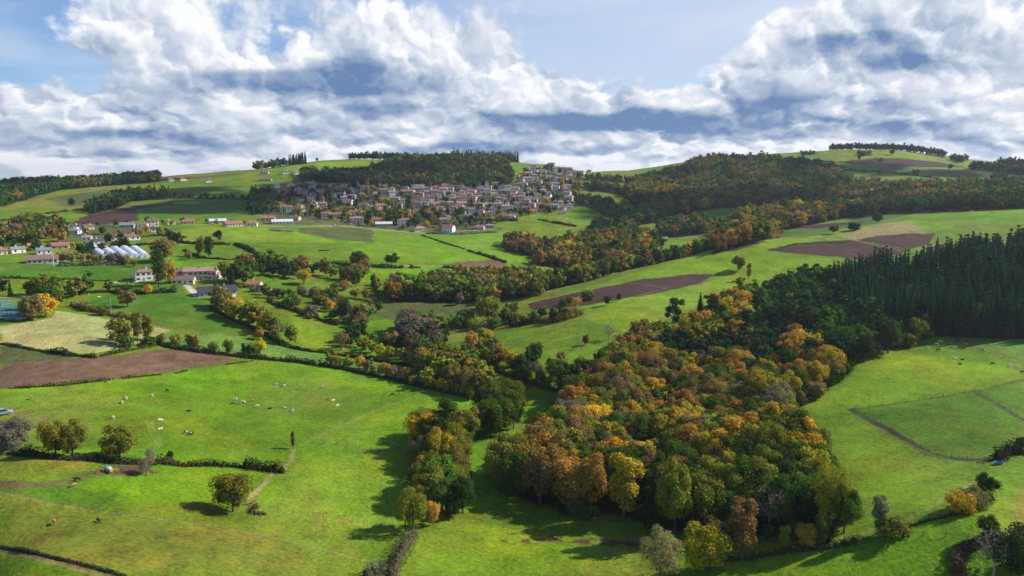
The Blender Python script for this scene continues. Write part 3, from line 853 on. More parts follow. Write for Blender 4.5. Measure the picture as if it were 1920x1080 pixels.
# prototypes: kind -> lod -> list of (crown mesh, trunk mesh, nominal height)
PROTO = {}
def protos():
    sets = {
        'round': [dict(h=10, rad=4.5, base=0.10, nl=13), dict(h=10, rad=4.1, base=0.14, nl=11, tall=1.15), dict(h=10, rad=4.8, base=0.07, nl=16, lobe=0.38), dict(h=10, rad=3.9, base=0.03, nl=13, tall=1.2), dict(h=10, rad=4.3, base=0.06, nl=18, lobe=0.34, tall=1.1)],
        'dome': [dict(h=10, rad=4.9, base=0.0, nl=16, lobe=0.42)],
        'slim': [dict(h=12, rad=2.9, base=0.10, nl=12, tall=1.25, lobe=0.52), dict(h=12, rad=2.3, base=0.08, nl=11, tall=1.3, lobe=0.58)],
        'loose': [dict(h=10, rad=4.3, base=0.14, nl=18, core=0.28, gaps=0.15, lobe=0.33), dict(h=10, rad=4.0, base=0.10, nl=16, core=0.26, gaps=0.2, lobe=0.35)],
        'bush': [dict(h=4, rad=2.6, base=0.0, nl=9, lobe=0.5), dict(h=4, rad=3.2, base=0.0, nl=11, lobe=0.45)],
    }
    for kind, ps in sets.items():
        for lod, (n, s) in {'hi': (5200, 0.21), 'mid': (1500, 0.38)}.items():
            L = []
            for i, p in enumerate(ps):
                q = dict(p); hh = q['h']; k = 0.55 if kind == 'bush' else (1.5 if kind == 'loose' else 1.0)
                sd_ = 11 + i * 7 + len(kind)
                c = crown_mesh('crown', lobed_crown(sd_, int(n * k), s * (0.8 if kind == 'bush' else (0.62 if kind == 'loose' else 1.0)), **q))
                tr = trunk_mesh('trunk', trunk_arrays(sd_, hh, q['rad'], 7 if lod == 'hi' else 4, 0.30 if kind != 'bush' else 0.12, twigs=2 if kind == 'loose' and lod == 'hi' else 0))
                L.append((c, tr, hh))
            PROTO[kind, lod] = L
    for lod, (t, s, per) in {'hi': (34, 0.42, 30), 'mid': (26, 0.55, 24)}.items():
        PROTO['spruce', lod] = [(crown_mesh('crown', spruce_crown(5 + i, t, s, 20, r_, 0.05, per)),
                                 trunk_mesh('trunk', tube([(0, 0, -1), (0, 0, 10), (0, 0, 19)], [0.3, 0.2, 0.05], 6)), 20) for i, r_ in enumerate((4.0, 4.5, 3.6))]
    for lod, (n, s) in {'hi': (2600, 0.30), 'mid': (1000, 0.46)}.items():
        PROTO['pine', lod] = [(crown_mesh('crown', pine_crown(60 + i, n, s)), trunk_mesh('trunk', trunk_arrays(60 + i, 14, 3.2, 5, 0.25)), 14) for i in range(3)]
    for lod in ('hi', 'mid'):
        PROTO['bare', lod] = [(crown_mesh('crown', lobed_crown(80 + i, 700, 0.20, 10, 4.0, 0.2, 12, 0, 1.0, 0.2, 0.4)),
                               trunk_mesh('trunk', trunk_arrays(80 + i, 10, 4.2, 10, 0.22, 0.9, 7), M_PALEBARK), 10) for i in range(2)]
protos()
# coarse crowns merged into the far woods
LOW = {}
def low_crown(kind, seed):
    rng = np.random.default_rng(seed)
    if kind == 'spruce':
        return spruce_crown(seed, 8, 1.5, 20, 3.4, 0.03, 8)
    if kind == 'bush':
        return lobed_crown(seed, 60, 0.8, 4, 2.6, 0, 5, 0.8, 1.0)
    if kind == 'pine':
        return lobed_crown(seed, 110, 0.95, 14, 3.6, 0.12, 6, 0.8, 0.8)
    return lobed_crown(seed, 170, 0.75, 10, 4.2, 0.03, 8, 0.82, 1.1, lobe=0.46)
for _k in ('round', 'spruce', 'bush', 'pine'):
    LOW[_k] = [low_crown(_k, 200 + i) for i in range(4)]
LOW_H = {'round': 10, 'spruce': 20, 'bush': 4, 'pine': 14}

C_GREEN = (0.062, 0.108, 0.014); C_DARK = (0.032, 0.060, 0.016); C_OLIVE = (0.150, 0.145, 0.022); C_LIME = (0.200, 0.215, 0.024)
C_GOLD = (0.40, 0.275, 0.024); C_ORANGE = (0.36, 0.200, 0.040); C_RUST = (0.21, 0.115, 0.040); C_GREY = (0.180, 0.140, 0.105)
C_PINE = (0.028, 0.060, 0.026); C_SPRUCE = (0.022, 0.060, 0.030); C_YEL = (0.36, 0.33, 0.022); C_BROWN = (0.205, 0.145, 0.050); C_TEAL = (0.036, 0.080, 0.034)
C_MAROON = (0.15, 0.028, 0.022); C_PALE = (0.17, 0.175, 0.095)
COLNAME = {C_GREEN: 'green', C_DARK: 'dark green', C_OLIVE: 'olive', C_LIME: 'yellow-green', C_GOLD: 'yellow-orange', C_ORANGE: 'orange', C_RUST: 'rust brown',
           C_GREY: 'grey-brown', C_PINE: 'dark blue-green', C_SPRUCE: 'dark green', C_YEL: 'bright yellow', C_BROWN: 'brown', C_TEAL: 'blue-green', C_MAROON: 'dark red', C_PALE: 'pale grey-green'}
AUTUMN = {C_GOLD, C_ORANGE, C_RUST, C_BROWN, C_YEL, C_MAROON, C_GREY}
def kind_name(shape, colr):
    if shape == 'spruce': return 'spruce_tree', 'spruce tree'
    if shape == 'pine': return 'pine_tree', 'pine tree'
    if shape == 'bare': return 'bare_tree', 'bare tree'
    if shape == 'bush': return 'bush', 'bush'
    if colr in (C_GOLD, C_YEL): return 'golden_tree', 'golden tree'
    if colr in AUTUMN: return 'autumn_tree', 'autumn tree'
    return 'broadleaf_tree', 'broadleaf tree'
RNG = np.random.default_rng(2024)
TREES = []     # dicts: pos, h, shape, col, label, group
def add_tree(p, h, shape='round', colr=C_GREEN, label=None, group=None, wide=1.0, force=False):
    TREES.append(dict(p=np.array(p, float), h=h, s=shape, c=colr, l=label, g=group, w=wide, force=force))
def px_h(p, hp):
    """height in metres of hp photograph pixels at point p"""
    d = np.array(p) - np.array([0, 0, CAM_H]); L = np.linalg.norm(d); return hp * L / F / max(0.5, math.hypot(d[0], d[1]) / L)

def place_trees():
    # individuals: the ones of each kind that show largest
    by = {}
    forced = [t for t in TREES if t['force']]
    FP = np.array([t['p'][:2] for t in forced]); FH = np.array([t['h'] * 0.5 * t['w'] for t in forced])
    def clear(t):
        if t['force']: return True
        q = t['p'][:2]; v = FP - q; d = np.hypot(v[:, 0], v[:, 1])
        r = np.where(t['h'] < 5, 0.55, 0.9) * FH
        # keep the view from the open side onto a landmark tree free of crowns standing right before it
        u = FP / np.hypot(FP[:, 0], FP[:, 1])[:, None]; al = -(v * u).sum(1) * -1; ac = np.abs(v[:, 0] * u[:, 1] - v[:, 1] * u[:, 0])
        return not np.any((d < r) | ((al > 0) & (al < FH * 2.0) & (ac < FH * 0.7) & (t['h'] > 5.5)))
    TREES[:] = [t for t in TREES if clear(t)]
    for t in TREES:
        px, py = project(t['p']); D = np.linalg.norm(t['p'][:2]); t['D'] = D; t['px'] = float(px); t['py'] = float(py)
        nm, cat = kind_name(t['s'], t['c']); t['nm'] = nm; t['cat'] = cat
        t['size'] = t['h'] / D * (1.0 if -60 < px < 1980 and py < 1180 else 0.2) + (10 if t['force'] else 0)
        by.setdefault(nm, []).append(t)
    for nm, lst in by.items():
        lst.sort(key=lambda t: -t['size'])
        for t in lst[:300]: make_tree(t)
        rest = lst[300:]
        if rest:
            o = mass(nm, rest)
            tag(o, {'spruce_tree': 'mass of dark spruces further back in plantations and on skylines', 'pine_tree': 'far pines mixed through the distant woods',
                    'bush': 'small far bushes scattered over fields and village gardens'}.get(nm, 'more distant %ss merging into the hedgerows and far woods' % nm.replace('_', ' ')), kind='stuff')
SHARED = {}
def make_tree(t):
    lod = 'hi' if t['D'] < 330 else 'mid'
    L = PROTO[t['s'], lod]; i = int(RNG.integers(len(L))); c, tr, h0 = L[i]
    k = t['h'] / h0; wj = RNG.uniform(0.88, 1.14) * t['w']
    o = empty(t['nm'], (*t['p'][:2], t['p'][2] - 0.1), RNG.uniform(0, 2 * pi), (k * wj, k * wj, k))
    if t['l']: tag(o, t['l'], t['cat'], t['g'])
    else: tag(o, '%s %s' % (COLNAME[t['c']], t['cat']), t['cat'], t['g'])
    a = bpy.data.objects.new('crown', c); COL.objects.link(a); a.parent = o
    b = bpy.data.objects.new('trunk', tr); COL.objects.link(b); b.parent = o
    a.color = (*vary(t['c']), 1)
def vary(c, s=0.16):
    v = math.exp(RNG.normal() * s); h_ = RNG.normal() * s * 0.45
    return (c[0] * v * (1 + h_), c[1] * v, c[2] * v * (1 - h_))
def mass(name, lst):
    vs, fs, ls, ts = [], [], [], []; k = 0
    for t in lst:
        sh = t['s'] if t['s'] in LOW else 'round'
        v, f, l = LOW[sh][int(RNG.integers(4))]
        s = t['h'] / LOW_H[sh]; a = RNG.uniform(0, 2 * pi); ca, sa = cos(a), sin(a); w = s * RNG.uniform(0.85, 1.15) * t['w'] * (0.72 if t['s'] == 'slim' else 1)
        q = np.empty_like(v); q[:, 0] = (v[:, 0] * ca - v[:, 1] * sa) * w; q[:, 1] = (v[:, 0] * sa + v[:, 1] * ca) * w; q[:, 2] = v[:, 2] * s
        vs.append((q + t['p']).astype(np.float32)); fs.append((f + k).astype(np.int32)); ls.append(l.astype(np.float32)); ts.append(np.tile(np.array(vary(t['c']), np.float32), (len(v), 1))); k += len(v)
    me = mesh_arrays(name, np.concatenate(vs), np.concatenate(fs), [M_LEAFV], False, {'leaf': np.concatenate(ls), 'tint': np.concatenate(ts)})
    return link(bpy.data.objects.new(name, me))

# ------------------------------------------------------------------ woods
def scatter(poly, spacing, jit=0.42):
    P = world_poly(poly); lo = P.min(0); hi = P.max(0)
    nx = int((hi[0] - lo[0]) / spacing) + 2; ny = int((hi[1] - lo[1]) / (spacing * 0.87)) + 2
    i, j = np.meshgrid(np.arange(nx), np.arange(ny))
    x = lo[0] + (i + 0.5 * (j % 2)) * spacing + RNG.uniform(-jit, jit, i.shape) * spacing
    y = lo[1] + j * spacing * 0.87 + RNG.uniform(-jit, jit, i.shape) * spacing
    x = x.ravel(); y = y.ravel(); m = inside(x, y, P); x = x[m]; y = y[m]
    return np.stack([x, y, height(x, y)], -1), P
def pick(mix, x, y, seed, patch=28.0, blend=0.55):
    """choose colours in drifts: mix = [(shape, colour, weight), ...]"""
    w = np.array([m[2] for m in mix], float); w /= w.sum(); cw = np.cumsum(w)
    n = fbm(x / patch, y / patch, seed, 2); n = np.clip((n - 0.5) * 1.9 + 0.5, 0, 0.999)
    u = n * (1 - blend) + RNG.random(len(x)) * blend if np.ndim(x) else n
    u = np.clip((u - 0.5) * 1.25 + 0.5, 0, 0.9999)
    return [mix[int(np.searchsorted(cw, q))] for q in np.atleast_1d(u)]
def wood(poly, spacing, hr, mix, group, where, seed=1, patch=28.0, floor=True, keep_out=None, zone=None, blend=0.55):
    pts, P = scatter(poly, spacing)
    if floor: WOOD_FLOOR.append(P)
    sel = pick(mix, pts[:, 0], pts[:, 1], seed, patch, blend)
    hv = fbm(pts[:, 0] / 16, pts[:, 1] / 16, seed + 5, 2)
    for p, (sh, c, _), q in zip(pts, sel, hv):
        if zone:
            r = zone(p)
            if r is None: continue
            if r: sh, c = r
        h = hr[0] + (hr[1] - hr[0]) * np.clip((q - 0.5) * 1.6 + 0.5 + RNG.normal() * 0.30, -0.25, 1.1)
        if sh == 'spruce': h *= 1.15
        nm, cat = kind_name(sh, c)
        wh = where(p) if callable(where) else where
        mid = (hr[0] + hr[1]) / 2 * (1.15 if sh == 'spruce' else 1)
        sz = 'tall ' if h > mid + (hr[1] - hr[0]) * .22 else ('low ' if h < mid - (hr[1] - hr[0]) * .22 else '')
        add_tree(p, h, sh, c, '%s%s %s %s' % (sz, COLNAME[c], cat, wh), group)

# the big wood right of the centre
MAIN = [(935, 918), (1000, 945), (1100, 958), (1180, 972), (1250, 992), (1330, 1002), (1450, 1006), (1545, 1000), (1568, 965), (1535, 900), (1518, 850), (1474, 805), (1466, 768),
        (1522, 738), (1570, 700), (1596, 672), (1672, 655), (1745, 632), (1740, 600), (1660, 560), (1590, 530), (1500, 535), (1420, 560), (1330, 590), (1265, 625), (1200, 655), (1170, 690), (1120, 720),
        (1085, 745), (1055, 800), (1015, 855), (960, 885)]
def main_zone(p):
    px, py = project(p)
    # front rim: greener, a few strong colours
    r = RNG.random()
    if py > 905 and px > 1330: return ('round', (C_GREEN, C_OLIVE, C_DARK, C_LIME)[int(r * 4)])
    if py > 900: return ('round', (C_OLIVE, C_DARK, C_GREEN, C_RUST, C_ORANGE, C_GREEN)[int(r * 6)])
    if px > 1400 and py > 760: return (('round', C_OLIVE), ('round', C_LIME), ('round', C_GREEN), ('round', C_GOLD), ('loose', C_GREY), ('round', C_GREEN), ('round', C_OLIVE))[int(r * 7)]
    if py < 700:
        # upper part: pines with rusty gaps
        k = fbm(np.array([p[0] / 30]), np.array([p[1] / 30]), 71, 2)[0]
        if px > 1215 + (700 - py) * 0.3:
            if (px > 1400 and py < 640) or px > 1530: return (('pine', C_PINE), ('pine', C_TEAL), ('round', C_GREEN), ('pine', C_PINE))[int(r * 4)]
            return ('pine', C_PINE) if k + (r - .5) * .35 > 0.40 else (('round', C_ORANGE), ('round', C_OLIVE), ('round', C_GOLD), ('round', C_GREEN), ('round', C_RUST))[int(r * 5)]
        return (('round', C_OLIVE), ('round', C_RUST), ('round', C_GREEN), ('loose', C_BROWN), ('pine', C_PINE), ('round', C_BROWN))[int(r * 6)]
    if px > 1390 and py < 760: return (('pine', C_TEAL), ('round', C_GREEN), ('round', C_GOLD), ('pine', C_PINE), ('round', C_OLIVE), ('round', C_ORANGE))[int(r * 6)]
    return ()
def main_where(p):
    px, py = project(p)
    if py > 925 and px < 1250: return 'at the shaded front edge of the big wood'
    if py > 905: return 'at the lower right front of the big wood'
    if px > 1400 and py > 740: return 'on the lower right side of the big wood'
    if px > 1470: return 'in the upper right corner of the big wood'
    if py < 660: return 'in the upper tip of the big wood'
    if py < 730: return 'in the pine-rich upper half of the big wood'
    if px < 1100: return 'on the left side of the big wood near the stream'
    if py < 800: return 'in the colourful middle of the big wood'
    return 'in the lower middle of the big wood'
def spruce_where(p):
    px, py = project(p); D = np.hypot(p[0], p[1])
    a = 'front' if D < 420 else ('middle' if D < 500 else 'top')
    s_ = 'left' if px < 1720 else ('central' if px < 1840 else 'right')
    return 'in the %s %s part of the plantation' % (a, s_)
wood(MAIN, 5.3, (8.5, 14), [('round', C_ORANGE, 2.2), ('round', C_OLIVE, 3.4), ('loose', C_BROWN, 2), ('round', C_GOLD, 2.0), ('round', C_RUST, 1.2), ('round', C_LIME, 2.4), ('round', C_GREEN, 2.2), ('loose', C_GREY, 1.5), ('pine', C_PINE, 0.7)],
     'trees of the big central wood', main_where, 3, 20, zone=main_zone, blend=0.8)
row_jobs = [([(940, 925), (1000, 948), (1100, 962), (1180, 977), (1250, 996), (1330, 1008), (1450, 1010), (1560, 1004), (1590, 968)], 3.2, (3.5, 7)),
            ([(1545, 905), (1526, 850), (1482, 804), (1476, 768), (1530, 742), (1576, 704), (1602, 676), (1678, 658), (1745, 636)], 4.0, (3, 6))]
# spruce plantation on the right slope
wood([(1605, 618), (1560, 585), (1548, 552), (1610, 515), (1650, 500), (1700, 'D', 520), (1790, 'D', 580), (1980, 'D', 610), (2060, 'D', 395), (1920, 636), (1750, 630), (1680, 625)], 4.6, (11, 17),
     [('spruce', C_SPRUCE, 5), ('spruce', C_PINE, 2), ('pine', C_TEAL, 0.5)], 'spruces of the right plantation', spruce_where, 9)
def D_(px, D): return (px, 'D', D)
DK = [('round', C_DARK, 4), ('spruce', C_SPRUCE, 0.6), ('round', C_GREEN, 1.5), ('round', C_OLIVE, 0.7), ('round', C_BROWN, 0.7)]  # dark leaf tones, partly cloud shade put into the far-wood albedo
MIXF = [('round', C_DARK, 4.2), ('pine', C_PINE, 1.0), ('round', C_GREEN, 2.4), ('round', C_OLIVE, 1.4), ('round', C_BROWN, 1.4), ('round', C_RUST, 1.1), ('round', C_ORANGE, 0.55), ('round', C_GREY, 0.5)]
ORF = [('round', C_ORANGE, 3), ('round', C_RUST, 2), ('round', C_OLIVE, 2), ('round', C_GREEN, 1.5), ('round', C_GOLD, 1), ('round', C_DARK, 1)]
# far woods: dark-weighted leaf colours carry cloud shade besides their own green
g1 = 'trees of the far left ridge wood'
wood([(0, 388), (60, 371), (112, 356), (200, 349), (302, 341), D_(302, 1540), D_(200, 1500), D_(0, 1520)], 9.5, (11, 15), DK, g1, 'in the dark wood along the far left ridge', 12, 38, blend=0.42)
wood([(165, 404), (215, 392), (245, 378), (320, 373), (322, 366), (250, 366), (210, 376), (165, 394)], 9, (10, 14), DK, g1, 'in the dark belt curving below the left ridge', 13, 38, blend=0.42)
wood([(322, 373), (400, 374), (490, 376), (490, 372), (400, 370), (322, 368)], 9, (4, 7), DK, g1, 'in the hedge line below the left ridge', 14, 38, blend=0.42)
wood([(465, 404), (500, 402), (505, 365), (480, 362)], 10, (10, 14), DK, g1, 'in the dark clump left of the village', 14, 38, blend=0.42)
g2 = 'trees of the wooded hill above the village'
wood([(560, 340), (640, 345), (700, 352), (790, 350), (870, 358), (945, 352), (965, 332), (950, 318), D_(960, 1440), D_(900, 1445), D_(830, 1430), D_(760, 1400), (690, 325), (640, 330), (570, 326)], 9.5, (11, 15),
     [('round', C_DARK, 4.5), ('round', C_GREEN, 1.5), ('round', C_OLIVE, 1.2), ('round', C_BROWN, 1.2), ('round', C_RUST, 0.4)], g2, 'on the wooded hill above the village', 15, 60)
wood([D_(850, 1440), D_(935, 1440), D_(935, 1480), D_(850, 1480)], 8, (16, 20), [('spruce', C_SPRUCE, 1)], g2, 'in the spruce row on the hilltop above the village', 16)
wood([D_(935, 1400), D_(972, 1380), D_(972, 1420), D_(935, 1440)], 8, (15, 18), [('spruce', C_SPRUCE, 1)], g2, 'in the spruce row stepping down the hilltop', 16)
wood([D_(485, 1400), D_(545, 1430), D_(545, 1455), D_(485, 1430)], 8.5, (11, 16), DK, g2, 'in the round clump on the skyline left of the hilltop', 17)
wood([D_(548, 1440), D_(582, 1450), D_(582, 1475), D_(548, 1470)], 7, (15, 19), [('spruce', C_SPRUCE, 1)], g2, 'in the pointed clump on the left skyline', 18)
wood([D_(655, 1500), D_(755, 1500), D_(755, 1530), D_(655, 1530)], 9, (10, 15), DK, g2, 'in the skyline copse left of the wooded hill', 19)
for a in ((600, 1480), (668, 1490)): add_tree(at(a[0], D=a[1]), 7, 'round', C_DARK, 'tiny round tree standing on the bare skyline', 'lone trees on the skyline')
g3 = 'trees of the far right hill woods'
def fr(px0, py0): return hit(px0, py0)
wood([(1172, 425), (1205, 402), (1165, 366), (1190, 340), (1240, 328), (1290, 316), D_(1300, 1430), D_(1400, 1415), D_(1460, 1420), (1480, 303), (1560, 318), (1600, 336), (1590, 352), (1540, 372), (1500, 390), (1400, 388), (1330, 392), (1280, 405), (1230, 418)], 9.5, (10, 15),
     MIXF, g3, 'in the broad autumn wood on the right-hand hill', 21, 38, blend=0.42)
wood([(1200, 380), (1330, 384), (1350, 362), (1260, 352), (1180, 362)], 9, (10, 14), ORF, g3, 'in the rusty belt on the right-hand hill', 22, 38, blend=0.42, floor=False)
wood([(1335, 476), (1345, 440), (1380, 412), (1440, 398), (1510, 392), (1600, 404), (1540, 418), (1470, 430), (1430, 455), (1380, 470)], 9, (11, 15), ORF + [('round', C_DARK, 2)], g3, 'in the orange wood beyond the right ridge', 23, 38, blend=0.42)
wood([(1530, 404), (1550, 370), (1600, 350), (1640, 352), (1760, 354), (1920, 352), (1960, 352), (1960, 390), (1920, 393), (1800, 396), (1700, 400), (1600, 408)], 9.5, (11, 15), MIXF, g3, 'in the long wood across the far right slope', 24, 38, blend=0.42)
wood([D_(1545, 1640), D_(1640, 1650), D_(1760, 1640), D_(1760, 1680), D_(1640, 1690), D_(1545, 1680)], 9, (10, 14), DK, g3, 'in the tree line on the far right hilltop', 25)
wood([(1500, 292), (1530, 290), (1530, 287), (1500, 287)], 9, (6, 9), DK, g3, 'in the small hilltop clump at the far right', 25)
wood([(1610, 293), (1635, 292), (1635, 289), (1610, 289)], 9, (8, 11), DK, g3, 'in the small hilltop clump at the far right', 25)
wood([(1780, 300), (1815, 303), (1815, 298), D_(1790, 1560)], 9, (10, 13), DK, g3, 'in the clump beside the hilltop farm', 25)
wood([D_(1860, 1500), D_(1960, 1500), D_(1960, 1580), D_(1860, 1580)], 9, (10, 14), [('spruce', C_SPRUCE, 1), ('round', C_DARK, 2)], g3, 'in the dark wood at the far right skyline', 26)
wood([(1820, 318), (1930, 330), (1930, 322), (1820, 314)], 9, (9, 13), DK, g3, 'in the dark line at the far right edge', 26)
wood([(1860, 345), (1960, 350), (1960, 340), (1860, 335)], 11, (7, 11), MIXF, g3, 'in the thin wood at the far right edge', 26)
# middle valley behind the central ridge
g4 = 'trees of the middle valley'
wood([(1095, 350), (1160, 352), (1175, 372), (1150, 362), (1100, 358)], 9, (8, 12), MIXF, g4, 'in the hedge belt right of the village', 27)
wood([(1100, 440), (1130, 420), (1180, 428), (1200, 440), (1230, 452), (1240, 470), (1215, 478), (1190, 455), (1150, 448), (1110, 450)], 9, (10, 14), MIXF, g4, 'in the valley wood below the right end of the village', 28)
wood([(1080, 372), (1140, 380), (1180, 400), (1200, 420), (1160, 418), (1120, 396), (1080, 384)], 9.5, (8, 13), MIXF, g4, 'in the hedge belt right of the village', 28)
wood([(1080, 338), (1200, 345), (1210, 340), (1080, 333)], 10, (7, 11), MIXF, g4, 'in the hedge belt right of the village', 28)
wood([(1238, 448), (1330, 438), (1345, 425), (1300, 415), (1230, 430)], 9, (10, 15), MIXF, g4, 'in the valley wood behind the central ridge', 29)
wood([(1000, 500), (1060, 502), (1150, 502), (1235, 496), (1232, 460), (1200, 448), (1120, 450), (1040, 462), (965, 462), (945, 452), (945, 470), (1000, 482)], 7.5, (10, 15),
     [('round', C_OLIVE, 3), ('round', C_GREEN, 2), ('round', C_ORANGE, 0.8), ('round', C_GOLD, 0.5), ('round', C_BROWN, 1.4), ('round', C_RUST, 0.7), ('round', C_DARK, 2.4), ('spruce', C_PINE, 0.4)], 'trees of the wood behind the central ridge', 'in the square wood behind the central ridge', 30, 30)
MH = [('round', C_OLIVE, 2.2), ('round', C_GREEN, 2.4), ('round', C_LIME, 1.4), ('round', C_ORANGE, 0.45), ('round', C_BROWN, 1.2), ('slim', C_GREEN, 1.0), ('round', C_DARK, 1.4), ('round', C_GREY, 0.7)]
wood([D_(1005, 505), D_(1100, 530), D_(1180, 565), D_(1260, 600), D_(1330, 640), D_(1330, 665), D_(1240, 640), D_(1160, 615), D_(1080, 575), D_(1000, 545)], 7.5, (9, 13), MH, 'trees along the back of the central ridge', 'in the belt along the back of the central ridge', 31, 25)
wood([(720, 558), (740, 545), (820, 532), (900, 525), (1000, 520), (1010, 555), (930, 566), (800, 568), (730, 566)], 7.5, (10, 14), MH, 'trees of the dark belt in mid valley', 'in the dark belt across the middle of the valley', 32, 25)
wood([D_(930, 520), D_(1010, 520), D_(1080, 560), D_(1080, 590), D_(960, 580)], 7.5, (9, 13), MH, 'trees of the dark belt in mid valley', 'in the dark belt across the middle of the valley', 33, 25)
wood([(820, 610), (870, 600), (1000, 600), (1060, 590), (1060, 602), (960, 612), (880, 620)], 8, (6, 10), MH, 'trees under the central ridge', 'in the hedge below the ploughed strip', 34, 25, floor=False)

# rows and belts given as lines of bases: (line, spacing, heights, mix, width, where, group)
def row(line, spacing, hr, mix, where, group, width=0.0, seed=1, skip=0.0):
    L = world_line(line); seg = np.hypot(*np.diff(L, axis=0).T); cum = np.concatenate([[0], np.cumsum(seg)]); s = 0.0
    while s < cum[-1]:
        x = np.interp(s, cum, L[:, 0]) + RNG.normal() * width; y = np.interp(s, cum, L[:, 1]) + RNG.normal() * width
        if RNG.random() >= skip:
            w = np.array([m[2] for m in mix], float); m = mix[int(RNG.choice(len(mix), p=w / w.sum()))]
            h = RNG.uniform(*hr); nm, cat = kind_name(m[0], m[1])
            add_tree((x, y, float(height(x, y))), h, m[0], m[1], '%s %s %s' % (COLNAME[m[1]], cat, where), group)
        s += spacing * RNG.uniform(0.75, 1.25)
for L_, sp_, hr_ in row_jobs:
    row(L_, sp_, hr_, [('bush', C_DARK, 2), ('bush', C_GREEN, 2), ('round', C_OLIVE, 1), ('bush', C_BROWN, 1), ('slim', C_GREEN, .7)], 'in the undergrowth along the rim of the big wood', 'undergrowth along the big wood', 1.0)
HG = [('round', C_OLIVE, 2), ('round', C_GREEN, 2), ('round', C_BROWN, 1.2), ('round', C_LIME, 1), ('loose', C_GREY, 0.8), ('round', C_GOLD, 0.8)]
YG = [('round', C_LIME, 2), ('round', C_GOLD, 1.4), ('round', C_OLIVE, 2), ('slim', C_LIME, 1), ('loose', C_GREY, 0.5)]
BU = [('bush', C_OLIVE, 2), ('bush', C_GREEN, 2), ('bush', C_BROWN, 1.2), ('bush', C_LIME, 0.8), ('bush', C_GREY, 0.8)]
gm = 'trees of the hedgerow below the farm'
row([(405, 575), (440, 595), (490, 618), (530, 642), (560, 648)], 4.4, (9, 13), YG, 'in the row running down from the long low barn', gm, 1.5)
row([(395, 565), (420, 580), (440, 592)], 5, (5, 9), HG, 'in the row running down from the long low barn', gm, 1.2)
gn = 'trees of the belt right of the farm'
row([(410, 528), (450, 530), (475, 532)], 6, (12, 17), [('spruce', C_PINE, 1), ('round', C_GREEN, 2), ('slim', C_GREEN, 1), ('round', C_LIME, 1)], 'in the tall belt right of the farmhouse', gn, 3)
row([(455, 505), (520, 510), (600, 518), (660, 528), (700, 520)], 4.6, (9, 14), [('round', C_OLIVE, 3), ('round', C_GREEN, 2), ('slim', C_GREEN, 1), ('round', C_ORANGE, .5), ('round', C_BROWN, 1)], 'in the long belt right of the farmhouse', gn, 3)
row([(460, 512), (520, 518), (560, 522)], 6, (9, 13), MH, 'in the long belt right of the farmhouse', gn, 3)
gs = 'trees along the stream'
wood([(790, 700), (830, 690), (880, 700), (920, 735), (915, 750), (880, 742), (840, 728), (800, 715)], 6.0, (8, 12), [('round', C_OLIVE, 2), ('round', C_LIME, 1.5), ('round', C_BROWN, 1.5), ('round', C_GREEN, 1), ('round', C_GOLD, .6)], gs, 'on the stream bank in the centre', 51, 14, floor=False)
wood([(752, 640), (770, 615), (800, 620), (830, 650), (820, 668), (785, 668)], 6.0, (9, 13), [('round', C_DARK, 2), ('round', C_GREY, 1.2), ('round', C_GREEN, .6)], gs, 'in the dark stream copse', 52, 14, floor=False)
row([(780, 690), (800, 672), (770, 640), (760, 620)], 6, (9, 13), [('round', C_DARK, 2), ('round', C_GREY, 1.5), ('round', C_GREEN, 1)], 'on the stream bank beside the small meadow', gs, 3)
row([(780, 700), (830, 712), (870, 720), (900, 740)], 5.5, (8, 12), [('round', C_OLIVE, 2), ('round', C_LIME, 1.5), ('loose', C_BROWN, 1), ('round', C_GOLD, .6), ('slim', C_GREEN, 1)], 'on the stream bank in the centre', gs, 4)
row([(800, 690), (850, 702), (890, 722), (910, 742)], 6, (8, 12), [('round', C_OLIVE, 2), ('round', C_GREEN, 1.5), ('round', C_BROWN, 1)], 'on the stream bank in the centre', gs, 4)
row([(905, 640), (930, 670), (975, 700), (1030, 722), (1080, 738)], 4.2, (5, 9), YG + [('round', C_BROWN, 1)], 'in the hedge curving under the central slope', gs, 1.5)
row([(990, 705), (1050, 725), (1100, 735), (1120, 720)], 7, (9, 13), [('round', C_DARK, 1), ('round', C_GREEN, 1), ('round', C_OLIVE, 1)], 'in the hedge curving under the central slope', gs, 3)
row([(1080, 740), (1130, 715), (1170, 690), (1180, 665)], 6, (9, 12), [('round', C_OLIVE, 2), ('round', C_GREEN, 1)], 'at the upper left rim of the big wood', 'trees of the big central wood', 3)
row([(650, 655), (670, 640), (680, 610), (670, 595)], 6, (8, 11), [('round', C_BROWN, 1), ('loose', C_BROWN, 1), ('round', C_DARK, 1)], 'in the short brown row below the red trees', gs, 1.5)
row([(635, 645), (680, 658), (760, 674), (800, 690)], 4, (4, 7.5), YG, 'in the yellow hedge left of the stream', gs, 2)
row([(620, 683), (680, 692), (740, 708), (800, 726), (850, 738), (895, 750)], 3.4, (4, 7.5), YG + [('loose', C_GREY, 0.6)], 'in the yellow hedge above the cow pasture', 'trees of the hedge above the cow pasture', 1.0)
row([(470, 665), (500, 672), (420, 660)], 14, (4, 7), HG, 'in the hedge above the cow pasture', 'trees of the hedge above the cow pasture', 1.0)
